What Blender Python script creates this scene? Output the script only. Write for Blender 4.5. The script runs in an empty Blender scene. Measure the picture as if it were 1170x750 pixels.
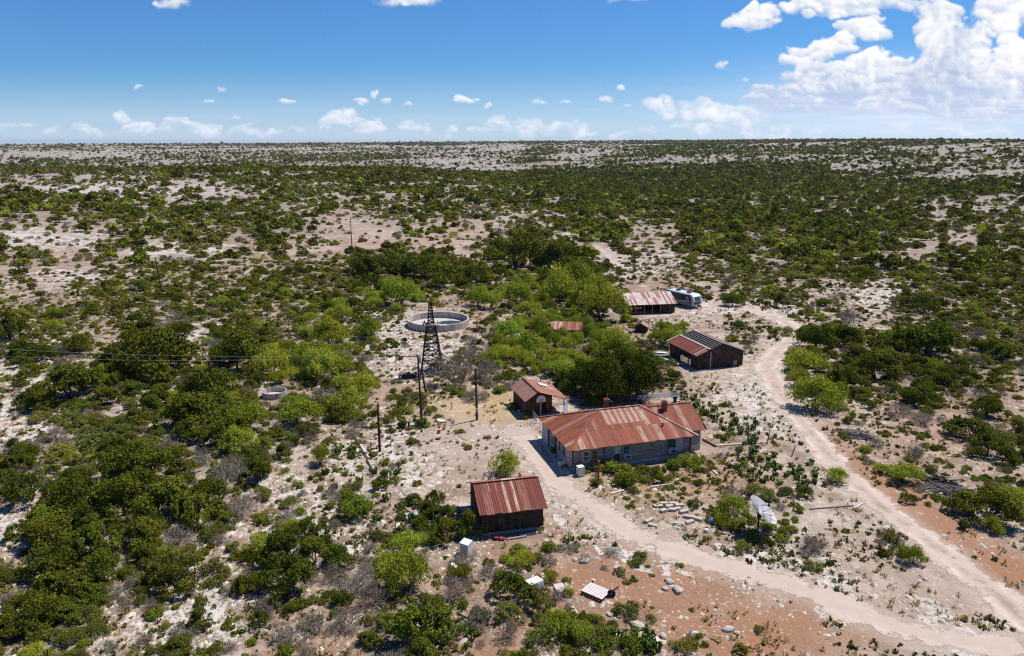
import bpy, math, random
import numpy as np
from mathutils import Vector, Matrix

random.seed(7)
RNG = np.random.default_rng(11)
scene = bpy.context.scene
COL = scene.collection
R = math.radians
CAM_H, FOC, PITCH = 35.0, 850.0, math.atan(213 / 850)
SP, CP = math.sin(PITCH), math.cos(PITCH)

# ------------------------------------------------------------------ layout helpers
def at(px, py, z=0.0):
    xc, yc = (px - 585) / FOC, (375 - py) / FOC
    dx, dy, dz = xc, CP + yc * SP, -SP + yc * CP
    t = (CAM_H - z) / -dz
    return dx * t, dy * t

def pix(x, y, z=0.0):
    c = y * CP + (CAM_H - z) * SP
    c = np.maximum(c, 1e-3)
    v = y * SP - (CAM_H - z) * CP
    return 585 + FOC * x / c, 375 - FOC * v / c

def _hash(ix, iy, seed):
    n = (ix.astype(np.int64) * 374761393 + iy.astype(np.int64) * 668265263 + seed * 1442695041) & 0x7fffffff
    n = ((n ^ (n >> 13)) * 1274126177) & 0x7fffffff
    n = (n ^ (n >> 16)) & 0x7fffffff
    return (n % 100003) / 100003.0

def vnoise(x, y, seed=0):
    x = np.asarray(x, float); y = np.asarray(y, float)
    ix, iy = np.floor(x), np.floor(y)
    fx, fy = x - ix, y - iy
    fx = fx * fx * (3 - 2 * fx); fy = fy * fy * (3 - 2 * fy)
    a, b = _hash(ix, iy, seed), _hash(ix + 1, iy, seed)
    c, d = _hash(ix, iy + 1, seed), _hash(ix + 1, iy + 1, seed)
    return (a * (1 - fx) + b * fx) * (1 - fy) + (c * (1 - fx) + d * fx) * fy

def fbm(x, y, octaves=4, seed=0):
    s, a, t = 0, 0.5, 0
    for k in range(octaves):
        s = s + a * vnoise(x * 2 ** k, y * 2 ** k, seed + k * 17); t += a; a *= 0.5
    return s / t

# ------------------------------------------------------------------ terrain
_PR = np.array([0, 200, 300, 450, 650, 850, 1100, 1500, 2200, 3000, 4500, 7000, 12000, 27000], float)
_PU = np.array([-0.75, -0.4, -0.14, 0.0, 0.2, 0.45, 0.75])
_PZ = np.array([
    [0, 0, 2, 9, 17, 10, -12, -16, 2, 14, 13, 6, -18, -75],
    [0, 0, 1, 7, 15, 9, -10, -16, 3, 15, 17, 13, 0, -25],
    [0, 0, 1, 5, 11, 8, -8, -10, 7, 17, 22, 24, 24, 20],
    [0, 0, -1, -1, 1, -4, -10, -3, 12, 21, 26, 30, 33, 36],
    [0, 0, -1, -4, -8, -9, 3, 16, 24, 28, 31, 36, 44, 50],
    [0, 0, -1, -2, -4, -3, 9, 23, 34, 35, 36, 39, 46, 50],
    [0, 0, 1, 5, 14, 24, 33, 37, 36, 34, 35, 38, 44, 48]], float)
_LR = np.linspace(math.log(20), math.log(27000), 500)
_K = np.exp(-0.5 * (np.arange(-24, 25) / 9.0) ** 2); _K /= _K.sum()
_PROF = []
for _row in _PZ:
    _p = np.interp(np.exp(_LR), _PR, _row)
    _PROF.append(np.convolve(np.pad(_p, 24, mode='edge'), _K, mode='valid'))
_PROF = np.array(_PROF)

def sstep(a, b, x):
    t = np.clip((x - a) / (b - a), 0, 1)
    return t * t * (3 - 2 * t)

def terr(x, y):
    x = np.asarray(x, float); y = np.asarray(y, float)
    r = np.hypot(x, y)
    u = np.clip(x / np.maximum(y, 1e-3), -0.75, 0.75)
    u = np.where(y < 1, np.sign(x) * 0.75, u)
    lr = np.log(np.clip(r, 20.5, 26900))
    z = np.zeros_like(r)
    for k in range(7):
        pk = np.interp(lr, _LR, _PROF[k])
        lo = _PU[k - 1] if k else -9; hi = _PU[k + 1] if k < 6 else 9
        w = np.clip(np.minimum((u - lo) / (_PU[k] - lo), (hi - u) / (hi - _PU[k])), 0, 1)
        if k == 0: w = np.where(u <= _PU[0], 1, w)
        if k == 6: w = np.where(u >= _PU[6], 1, w)
        z = z + w * pk
    z = z + 0.16 * (fbm(x / 11, y / 11, 3, 3) - 0.5)
    z = z + sstep(200, 420, r) * 2.6 * (fbm(x / 70, y / 70, 3, 5) - 0.5)
    z = z + sstep(600, 1400, r) * 14.0 * (fbm(x / 380, y / 380, 4, 9) - 0.5)
    z = z + sstep(1800, 4000, r) * 18.0 * (fbm(x / 1500, y / 900, 4, 13) - 0.5)
    z = z + sstep(7000, 14000, r) * 30.0 * (fbm(x / 2600, y / 3000, 4, 23) - 0.5)
    return z

def tz(x, y):
    return float(terr(np.array([x]), np.array([y]))[0])

def P(px, py):
    """the point of the ground seen at a photo position (iterated against the relief)"""
    z = 0.0
    for _ in range(6):
        x, y = at(px, py, z)
        z = tz(x, y)
    return x, y, z

# ------------------------------------------------------------------ vegetation layout map (cells of the land)
ROWS_NEAR = [  # y = 300 .. 750 step 25, 39 columns of 30
 "o:::oooooooOo" "DDDDDoDDDDo::" "ooOOOOOOOOODD",
 ":,:oOoOoOOOoO" "OMMo:oMMMM:.x" "x:ooo:,,oOOOO",
 "OoOoOobOOO:OM" "Oo:xx:oMMMMxx" "..:.:o:,:oOOO",
 "D:O::DD,OOOMM" "O:,,,oMMxM::M" "xx:..OOOOoOOO",
 ":ob:DDD:ODMMM" "O:,,bbMMMDDDo" "xx..MOODDDODo",
 ":DDDDoOODDxMM" "M::,bbOxoDDD:" ",...MMDoOOOo:",
 ".DDD,oODDoMMO" "o:o:..xxxxxxx" "c,...M::oo:o:",
 ",,:OOODDDMo:." ",:,.....xxxxx" "xcc...::: ,,Oo".replace(" ", ""),
 ":bb:OOODDOD,o" ",,,.....xxxxx" "x:c,...:,,,DD",
 "DboDODDbbD,.:" ",::......:oo:" "::ccc.:.:b:,o",
 "DoDDDDDobo,,:" "O:,..xxx..::," ",,,..,...::oO",
 ",:DDDDOOD b,b:".replace(" ", "") + "o::oDxxx..,,." ",OO:,..,...:D",
 ",DDDDDOoo,oO:" "::oOOxxx....." ".:::,,.::....",
 "DoDDDODO,OODo" ",oMob,,,,,,:." "...,:,..o,...",
 "D:DDOODODDObb" "bMMbbbDo..,.." "....,........",
 "ooDDOoO,ODbb:" "boDO:bOOo...." ".............",
 "ODDo,,,oo:bbb" "bDDDbc:oboO:." ".............",
 "ODo:,o:Oo::b," ",DDDbbboOOcc:" "::...........",
]
ROWS_FAR = [  # y = 165 .. 300 step 15
 ":::::::::::::" ":::::::o:::oo" "oooooooOOoooo",
 "oOoooooooOOOO" "OOO:::oDooDOO" "OOOOOooooOoo:",
 "::o:::o:ooooo" "oooooOoDDDDDD" "DODDODooOo,oo",
 ":::,::,:,:oo:" "ooOoooODDDDDD" "DDoODDoOoDDDD",
 "OOOOOooOOoooo" "oooOoooooOODD" "DDDDO:oooo:oo",
 "OOOOOOOOOOOoo" ":oooo:,:OOOOD" "DDDDDOoOo:o:o",
 ":,::oOoo:oDD:" "..oo,.:o:OO:o" "DDDDDOOoO::o:",
 ",,:,oo:oooD:," ",,:,,:oo:oo::" "OOOODOoOoo:oO",
 "o:,oooooooo::" "DDDDo:DDDD:,:" "oOOOOOOo:oOOO",
]
for _r in ROWS_NEAR + ROWS_FAR:
    assert len(_r) == 39, (_r, len(_r))
CODES = ".,:oODMbcx"
GN = np.array([[CODES.index(c) for c in r] for r in ROWS_NEAR])
GF = np.array([[CODES.index(c) for c in r] for r in ROWS_FAR])

def codes(x, y, z, jit=0.45):
    px, py = pix(x, y, z)
    n1 = fbm(x / 5.0, y / 7.0, 2, 41) - 0.5
    n2 = fbm(x / 5.0, y / 7.0, 2, 57) - 0.5
    far = py < 300
    cx = np.clip(np.floor((px + n1 * 60 * jit * 2) / 30), 0, 38).astype(int)
    ry = np.clip(np.floor((py - 300 + n2 * 50 * jit * 2) / 25), 0, 17).astype(int)
    rf = np.clip(np.floor((py - 165 + n2 * 30 * jit * 2) / 15), 0, 8).astype(int)
    out = np.where(far, GF[rf, cx], GN[ry, cx])
    return out

# ------------------------------------------------------------------ node helpers
def new_mat(name):
    m = bpy.data.materials.new(name); m.use_nodes = True
    nt = m.node_tree
    for n in list(nt.nodes):
        nt.nodes.remove(n)
    return m, nt

class N:
    """tiny node-graph writer"""
    def __init__(s, nt): s.nt = nt
    def node(s, t, **kw):
        n = s.nt.nodes.new(t)
        for k, v in kw.items(): setattr(n, k, v)
        return n
    def put(s, sock, v):
        if hasattr(v, 'is_linked') or isinstance(v, bpy.types.NodeSocket): s.nt.links.new(v, sock)
        else:
            if isinstance(v, (tuple, list)) and len(v) == 3 and sock.type == 'RGBA': v = (*v, 1)
            sock.default_value = v
    def math(s, op, a, b=0.0, c=None, clamp=False):
        n = s.node('ShaderNodeMath', operation=op, use_clamp=clamp)
        s.put(n.inputs[0], a); s.put(n.inputs[1], b)
        if c is not None: s.put(n.inputs[2], c)
        return n.outputs[0]
    def mix(s, f, a, b, mode='MIX'):
        n = s.node('ShaderNodeMix', data_type='RGBA', blend_type=mode)
        s.put(n.inputs[0], f); s.put(n.inputs[6], a); s.put(n.inputs[7], b)
        return n.outputs[2]
    def noise(s, vec, scale, detail=4, rough=0.6, out=0):
        n = s.node('ShaderNodeTexNoise'); s.put(n.inputs['Vector'], vec)
        n.inputs['Scale'].default_value = scale; n.inputs['Detail'].default_value = detail
        n.inputs['Roughness'].default_value = rough
        return n.outputs[out]
    def vor(s, vec, scale, feature='F1', out='Distance', rand=1.0):
        n = s.node('ShaderNodeTexVoronoi', feature=feature); s.put(n.inputs['Vector'], vec)
        n.inputs['Scale'].default_value = scale; n.inputs['Randomness'].default_value = rand
        return n.outputs[out]
    def step(s, x, a, b):
        n = s.node('ShaderNodeMapRange', interpolation_type='SMOOTHSTEP'); s.put(n.inputs[0], x)
        n.inputs[1].default_value = a; n.inputs[2].default_value = b
        return n.outputs[0]
    def attr(s, name, out='Fac'):
        n = s.node('ShaderNodeAttribute', attribute_name=name); return n.outputs[out]
    def vmul(s, v, k):
        n = s.node('ShaderNodeVectorMath', operation='MULTIPLY'); s.put(n.inputs[0], v); n.inputs[1].default_value = k
        return n.outputs[0]
    def sep(s, v):
        n = s.node('ShaderNodeSeparateXYZ'); s.put(n.inputs[0], v); return n.outputs
    def comb(s, x, y, z=0.0):
        n = s.node('ShaderNodeCombineXYZ'); s.put(n.inputs[0], x); s.put(n.inputs[1], y); s.put(n.inputs[2], z)
        return n.outputs[0]
    def white(s, v):
        n = s.node('ShaderNodeTexWhiteNoise', noise_dimensions='3D'); s.put(n.inputs[0], v); return n.outputs[0]
    def bsdf(s, color, rough=0.8, spec=0.3, metal=0.0, normal=None):
        n = s.node('ShaderNodeBsdfPrincipled')
        s.put(n.inputs['Base Color'], color); s.put(n.inputs['Roughness'], rough)
        s.put(n.inputs['Specular IOR Level'], spec); s.put(n.inputs['Metallic'], metal)
        if normal is not None: s.put(n.inputs['Normal'], normal)
        return n.outputs[0]
    def bump(s, h, strength=0.5, dist=0.05):
        n = s.node('ShaderNodeBump'); s.put(n.inputs['Height'], h)
        n.inputs['Strength'].default_value = strength; n.inputs['Distance'].default_value = dist
        return n.outputs[0]
    def out(s, sh, vol=None):
        n = s.node('ShaderNodeOutputMaterial')
        if sh is not None: s.nt.links.new(sh, n.inputs[0])
        if vol is not None: s.nt.links.new(vol, n.inputs[1])
    def pos(s): return s.node('ShaderNodeNewGeometry').outputs['Position']
    def objco(s): return s.node('ShaderNodeTexCoord').outputs['Object']
    def uv(s): return s.node('ShaderNodeTexCoord').outputs['UV']
    def rnd(s): return s.node('ShaderNodeObjectInfo').outputs['Random']

def mat_plain(name, col, rough=0.7, spec=0.3, metal=0.0, dirt=0.25, scale=3.0, dirtcol=(0.22, 0.16, 0.11)):
    m, nt = new_mat(name); n = N(nt); co = n.objco()
    f = n.step(n.noise(co, scale, 5, 0.65), 0.45, 0.75)
    c = n.mix(n.math('MULTIPLY', f, dirt), col, dirtcol)
    c = n.mix(0.12, c, n.mix(n.noise(co, scale * 9, 3), (0, 0, 0), (1, 1, 1)), 'OVERLAY')
    n.out(n.bsdf(c, rough, spec, metal)); return m

def mat_leaf(name, dark, light, transl=0.22, vary=0.5):
    m, nt = new_mat(name); n = N(nt)
    t = n.math('ADD', n.attr('tone'), n.math('MULTIPLY', n.math('SUBTRACT', n.rnd(), 0.5), vary), clamp=True)
    c = n.mix(t, dark, light)
    hue = n.white(n.comb(n.math('MULTIPLY', n.rnd(), 91.7), n.math('FLOOR', n.math('MULTIPLY', n.attr('tone'), 3.0)), 2.0)) if vary else 0.5
    c = n.mix(hue, n.mix(1.0, c, (1.18, 1.0, .85), 'MULTIPLY'), n.mix(1.0, c, (.90, 1.07, .95), 'MULTIPLY'))
    d = n.node('ShaderNodeBsdfDiffuse'); n.put(d.inputs[0], c)
    tr = n.node('ShaderNodeBsdfTranslucent'); n.put(tr.inputs[0], n.mix(0.5, c, (0.9, 1.0, 0.25), 'MULTIPLY'))
    mx = n.node('ShaderNodeMixShader'); mx.inputs[0].default_value = transl
    nt.links.new(d.outputs[0], mx.inputs[1]); nt.links.new(tr.outputs[0], mx.inputs[2])
    n.out(mx.outputs[0]); return m

def mat_boards(name, tones, width=0.18, horizontal=False, rough=0.9):
    """weathered boards; one board every `width` metres along the wall"""
    m, nt = new_mat(name); n = N(nt)
    u, v, _ = n.sep(n.uv())
    a, b = (v, u) if horizontal else (u, v)
    k = n.math('FLOOR', n.math('DIVIDE', a, width))
    fr = n.math('FRACT', n.math('DIVIDE', a, width))
    seg = n.math('FLOOR', n.math('DIVIDE', n.math('ADD', b, n.math('MULTIPLY', n.white(n.comb(k, 3.0)), 4.0)), 3.1))
    rid = n.white(n.comb(k, seg, 1.0))
    c = n.mix(rid, tones[0], tones[1])
    st = n.noise(n.comb(n.math('MULTIPLY', a, 9.0), n.math('MULTIPLY', b, 0.7)), 1.6, 5, 0.7)
    c = n.mix(n.step(st, 0.42, 0.72), c, tones[2])
    bl = n.noise(n.comb(a, b), 0.55, 4, 0.6)
    c = n.mix(n.math('MULTIPLY', n.step(bl, 0.5, 0.72), 0.7), c, tones[3])
    gap = n.math('MULTIPLY', n.math('LESS_THAN', fr, 0.10), 0.85)
    c = n.mix(gap, c, (0.012, 0.010, 0.008))
    h = n.math('SUBTRACT', st, n.math('MULTIPLY', gap, 2.0))
    n.out(n.bsdf(c, rough, 0.15, 0.0, n.bump(h, 0.6, 0.02))); return m

def mat_rust(name, zinc=0.12, base=(0.27, 0.085, 0.05), dark=(0.13, 0.04, 0.028), orange=(0.40, 0.17, 0.085), zcol=(0.50, 0.40, 0.35), seed=0.0):
    m, nt = new_mat(name); n = N(nt)
    u, v, _ = n.sep(n.uv())
    k = n.math('FLOOR', n.math('DIVIDE', u, 0.68)); r = n.math('FLOOR', n.math('DIVIDE', v, 2.55))
    rid = n.white(n.comb(k, r, seed)); rid2 = n.white(n.comb(k, r, seed + 5.3))
    c = n.mix(rid, dark, base)
    st = n.noise(n.comb(n.math('MULTIPLY', u, 5.0), n.math('MULTIPLY', v, 0.45), seed), 1.5, 5, 0.7)
    c = n.mix(n.step(st, 0.40, 0.66), c, base)
    c = n.mix(n.math('MULTIPLY', n.step(st, 0.58, 0.78), 0.8), c, orange)
    bl = n.noise(n.comb(u, v, seed + 2), 0.8, 6, 0.7)
    c = n.mix(n.math('MULTIPLY', n.step(bl, 0.50, 0.72), 0.65), c, dark)
    za = n.math('ADD', n.attr('zinc'), n.math('MULTIPLY', n.math('LESS_THAN', rid2, zinc), 0.7), clamp=True)
    st2 = n.noise(n.comb(n.math('MULTIPLY', u, 7.0), n.math('MULTIPLY', v, 0.7), seed + 9), 1.2, 5, 0.75)
    zf = n.math('MULTIPLY', za, n.step(st2, 0.32, 0.58))
    c = n.mix(zf, c, zcol)
    # laps between sheets
    fr = n.math('FRACT', n.math('DIVIDE', u, 0.68))
    lap = n.math('MULTIPLY', n.math('LESS_THAN', fr, 0.09), n.step(n.white(n.comb(k, 1.0, seed)), 0.2, 0.9))
    c = n.mix(n.math('MULTIPLY', lap, 0.75), c, n.mix(rid2, (0.07, 0.03, 0.022), (0.55, 0.42, 0.34)))
    fv = n.math('FRACT', n.math('DIVIDE', v, 2.55))
    c = n.mix(n.math('MULTIPLY', n.math('LESS_THAN', fv, 0.022), 0.5), c, (0.06, 0.03, 0.022))
    n.out(n.bsdf(c, 0.75, 0.3, 0.0, n.bump(bl, 0.3, 0.02))); return m

# ------------------------------------------------------------------ mesh helpers
class MB:
    def __init__(s): s.v, s.f, s.uv, s.mi, s.at = [], [], [], [], []
    def face(s, pts, mi=0, uv=None, a=0.0):
        i = len(s.v); pts = [Vector(p) for p in pts]; s.v += [tuple(p) for p in pts]
        s.f.append(tuple(range(i, i + len(pts)))); s.mi.append(mi); s.at += [a] * len(pts)
        if uv is None:
            nr = (pts[1] - pts[0]).cross(pts[2] - pts[0])
            if nr.length < 1e-9 and len(pts) > 3: nr = (pts[2] - pts[0]).cross(pts[3] - pts[0])
            nr = nr.normalized() if nr.length > 1e-12 else Vector((0, 0, 1))
            t = Vector((0, 0, 1)).cross(nr)
            t = t.normalized() if t.length > 0.05 else Vector((1, 0, 0))
            b = nr.cross(t)
            uv = [(p.dot(t), p.dot(b)) for p in pts]
        s.uv += uv
    def hexa(s, b, t, mi=0):
        """b, t: 4 bottom and 4 top points, counter-clockwise from above"""
        s.face(b[::-1], mi); s.face(t, mi)
        for k in range(4):
            j = (k + 1) % 4; s.face([b[k], b[j], t[j], t[k]], mi)
    def box(s, c, size, rz=0.0, mi=0, M=None):
        sx, sy, sz = size[0] / 2, size[1] / 2, size[2] / 2
        co, si = math.cos(rz), math.sin(rz)
        def q(x, y, z):
            p = Vector((c[0] + x * co - y * si, c[1] + x * si + y * co, c[2] + z))
            return M @ p if M else p
        b = [q(-sx, -sy, -sz), q(sx, -sy, -sz), q(sx, sy, -sz), q(-sx, sy, -sz)]
        t = [q(-sx, -sy, sz), q(sx, -sy, sz), q(sx, sy, sz), q(-sx, sy, sz)]
        s.hexa(b, t, mi)
    def beam(s, p, q, w, h=None, mi=0):
        p, q = Vector(p), Vector(q); h = h or w
        d = (q - p).normalized(); up = Vector((0, 0, 1)) if abs(d.z) < 0.95 else Vector((0, 1, 0))
        x = d.cross(up).normalized() * w / 2; y = x.cross(d).normalized() * h / 2
        b = [p - x - y, p + x - y, p + x + y, p - x + y]; t = [k + (q - p) for k in b]
        s.hexa(b, t, mi)
    def tube(s, pts, rads, n=8, mi=0, cap=True):
        pts = [Vector(p) for p in pts]
        if not isinstance(rads, (list, tuple)): rads = [rads] * len(pts)
        rings = []
        for i, p in enumerate(pts):
            d = (pts[min(i + 1, len(pts) - 1)] - pts[max(i - 1, 0)]).normalized()
            up = Vector((0, 0, 1)) if abs(d.z) < 0.9 else Vector((1, 0, 0))
            x = d.cross(up).normalized(); y = d.cross(x).normalized()
            rings.append([p + (x * math.cos(2 * math.pi * k / n) + y * math.sin(2 * math.pi * k / n)) * rads[i] for k in range(n)])
        for a, b in zip(rings, rings[1:]):
            for k in range(n):
                j = (k + 1) % n; s.face([a[k], b[k], b[j], a[j]], mi)
        if cap:
            s.face(rings[0], mi); s.face(rings[-1][::-1], mi)
    def lathe(s, prof, n=24, M=None, mi=0):
        """prof: [(radius, z)]"""
        rings = []
        for r, z in prof:
            ring = [Vector((r * math.cos(2 * math.pi * k / n), r * math.sin(2 * math.pi * k / n), z)) for k in range(n)]
            rings.append([M @ p for p in ring] if M else ring)
        for a, b in zip(rings, rings[1:]):
            for k in range(n):
                j = (k + 1) % n
                s.face([a[k], a[j], b[j], b[k]], mi)
    def corrugated(s, a, b, c, d, mi=0, wave=0.21, amp=0.016, rows=(0, 1), zinc=None, thick=0.05, jag=0.0, under=None):
        """a sheet-metal roof plane: a->b along the eave, c above b, d above a. Real corrugations run up the slope."""
        a, b, c, d = Vector(a), Vector(b), Vector(c), Vector(d)
        L = (b - a).length; t = (b - a) / L
        w = d - a; w = w - t * w.dot(t)
        if w.length < 1e-6: w = c - b; w = w - t * w.dot(t)
        up = w.normalized(); nr = t.cross(up)
        if nr.z < 0: nr = -nr
        ud, vd = (d - a).dot(t), (d - a).dot(up); uc, vc = (c - a).dot(t), (c - a).dot(up)
        def vm(u):
            if u < 0: u = 0
            if u > L: u = L
            if ud > 1e-6 and u < ud: return vd * u / ud
            if uc < L - 1e-6 and u > uc: return vc * (L - u) / (L - uc)
            return vd + (vc - vd) * (u - ud) / max(uc - ud, 1e-6)
        u0, u1 = min(0, ud), max(L, uc)
        n = max(4, int((u1 - u0) / (wave / 4)))
        for i in range(n):
            x0, x1 = u0 + (u1 - u0) * i / n, u0 + (u1 - u0) * (i + 1) / n
            h0, h1 = amp * math.sin(2 * math.pi * x0 / wave), amp * math.sin(2 * math.pi * x1 / wave)
            m0, m1 = vm(x0), vm(x1)
            j = jag * (random.Random(int(x0 / 0.68)).random() - 0.5)
            for r0, r1 in zip(rows, rows[1:]):
                q = []
                for (x, h, m, rr) in ((x0, h0, m0, r0), (x1, h1, m1, r0), (x1, h1, m1, r1), (x0, h0, m0, r1)):
                    vv = m * rr + (j if rr == 0 else 0)
                    q.append((a + t * x + up * vv + nr * h, (x, vv)))
                z = zinc(x0, r0, L) if zinc else 0.0
                s.face([k[0] for k in q], mi, [k[1] for k in q], z)
        o = nr * thick
        pts = [a - o, b - o, c - o, d - o]
        if (c - d).length < 1e-4: pts = pts[:3]
        s.face(pts[::-1], mi if under is None else under)
        k = len(pts)
        for i in range(k):
            j = (i + 1) % k
            s.face([pts[i], pts[j], pts[j] + o * 0.8, pts[i] + o * 0.8], mi)
    def mesh(s, name, mats):
        me = bpy.data.meshes.new(name); me.from_pydata(s.v, [], s.f)
        ul = me.uv_layers.new(name='UVMap')
        ul.data.foreach_set('uv', np.array(s.uv, np.float32).ravel())
        at_ = me.attributes.new('zinc', 'FLOAT', 'POINT'); at_.data.foreach_set('value', np.array(s.at, np.float32))
        for m in mats: me.materials.append(m)
        me.polygons.foreach_set('material_index', np.array(s.mi, np.int32))
        me.update(); return me
    def build(s, name, mats, parent=None, loc=None, rz=0.0, smooth=False):
        if not isinstance(mats, (list, tuple)): mats = [mats]
        me = s.mesh(name, mats)
        if smooth: me.shade_smooth()
        o = bpy.data.objects.new(name, me); COL.objects.link(o)
        if parent: o.parent = parent
        if loc: o.location = loc
        o.rotation_euler = (0, 0, rz)
        return o

def tag(o, label, cat, group=None, kind=None):
    o['label'] = label; o['category'] = cat
    if group: o['group'] = group
    if kind: o['kind'] = kind
    return o

def thing(name, label, cat, loc, rz=0.0, group=None):
    o = bpy.data.objects.new(name, None); COL.objects.link(o)
    o.empty_display_size = 0.2
    o.location = loc; o.rotation_euler = (0, 0, rz)
    return tag(o, label, cat, group)

def np_mesh(name, V, F, mats, tone=None, attrs=None, mi=None, smooth=False):
    """V (n,3), F (m,k) -> mesh"""
    me = bpy.data.meshes.new(name)
    V = np.ascontiguousarray(V, np.float32); F = np.ascontiguousarray(F, np.int32)
    k = F.shape[1]
    me.vertices.add(len(V)); me.vertices.foreach_set('co', V.ravel())
    me.loops.add(F.size); me.loops.foreach_set('vertex_index', F.ravel())
    me.polygons.add(len(F)); me.polygons.foreach_set('loop_start', np.arange(0, F.size, k, dtype=np.int32))
    me.polygons.foreach_set('loop_total', np.full(len(F), k, np.int32))
    if mi is not None: me.polygons.foreach_set('material_index', np.ascontiguousarray(mi, np.int32))
    me.update(calc_edges=len(F) < 200000)
    if tone is not None:
        a = me.attributes.new('tone', 'FLOAT', 'POINT'); a.data.foreach_set('value', np.ascontiguousarray(tone, np.float32))
    for kname, val in (attrs or {}).items():
        a = me.attributes.new(kname, 'FLOAT', 'POINT'); a.data.foreach_set('value', np.ascontiguousarray(val, np.float32))
    for m in (mats if isinstance(mats, (list, tuple)) else [mats]): me.materials.append(m)
    if smooth: me.shade_smooth()
    return me
DENOISE, SUN_E, SKY_E, HAZE, CLOUD_L, EXPO = False, 5.0, 0.066, 2.6e-5, 13.4, 0.25
SKY_TINT = (0.47, 0.91, 1.40)
# ------------------------------------------------------------------ camera, world, sun, render
cam = bpy.data.cameras.new('camera'); cam_o = bpy.data.objects.new('camera', cam); COL.objects.link(cam_o)
cam.sensor_width = 36; cam.lens = 36 * FOC / 1170; cam.clip_start = 0.5; cam.clip_end = 120000
cam_o.location = (0, 0, CAM_H); cam_o.rotation_euler = (R(90) - PITCH, 0, 0)
scene.camera = cam_o
scene.view_settings.view_transform = 'Standard'; scene.view_settings.look = 'None'
scene.view_settings.exposure = EXPO; scene.view_settings.gamma = 1.0
scene.render.engine = 'CYCLES'
scene.cycles.max_bounces = 6; scene.cycles.diffuse_bounces = 3; scene.cycles.transparent_max_bounces = 12
scene.cycles.volume_bounces = 0; scene.cycles.caustics_reflective = False; scene.cycles.caustics_refractive = False
scene.cycles.use_denoising = DENOISE
scene.cycles.pixel_filter_type = 'BLACKMAN_HARRIS'; scene.cycles.filter_width = 1.25

SUN_EL = 61.0
SUN_AZ = math.degrees(math.atan2(0.84, 0.54))       # from +Y towards +X
sun = bpy.data.lights.new('sun', 'SUN'); sun.energy = SUN_E; sun.angle = R(0.5); sun.color = (1.0, 0.96, 0.90)
sun_o = bpy.data.objects.new('sun', sun); COL.objects.link(sun_o)
_e, _a = R(SUN_EL), R(SUN_AZ)
_d = Vector((math.sin(_a) * math.cos(_e), math.cos(_a) * math.cos(_e), math.sin(_e)))
sun_o.rotation_euler = _d.to_track_quat('Z', 'Y').to_euler()
sun_o.location = (0, 0, 200)

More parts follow.
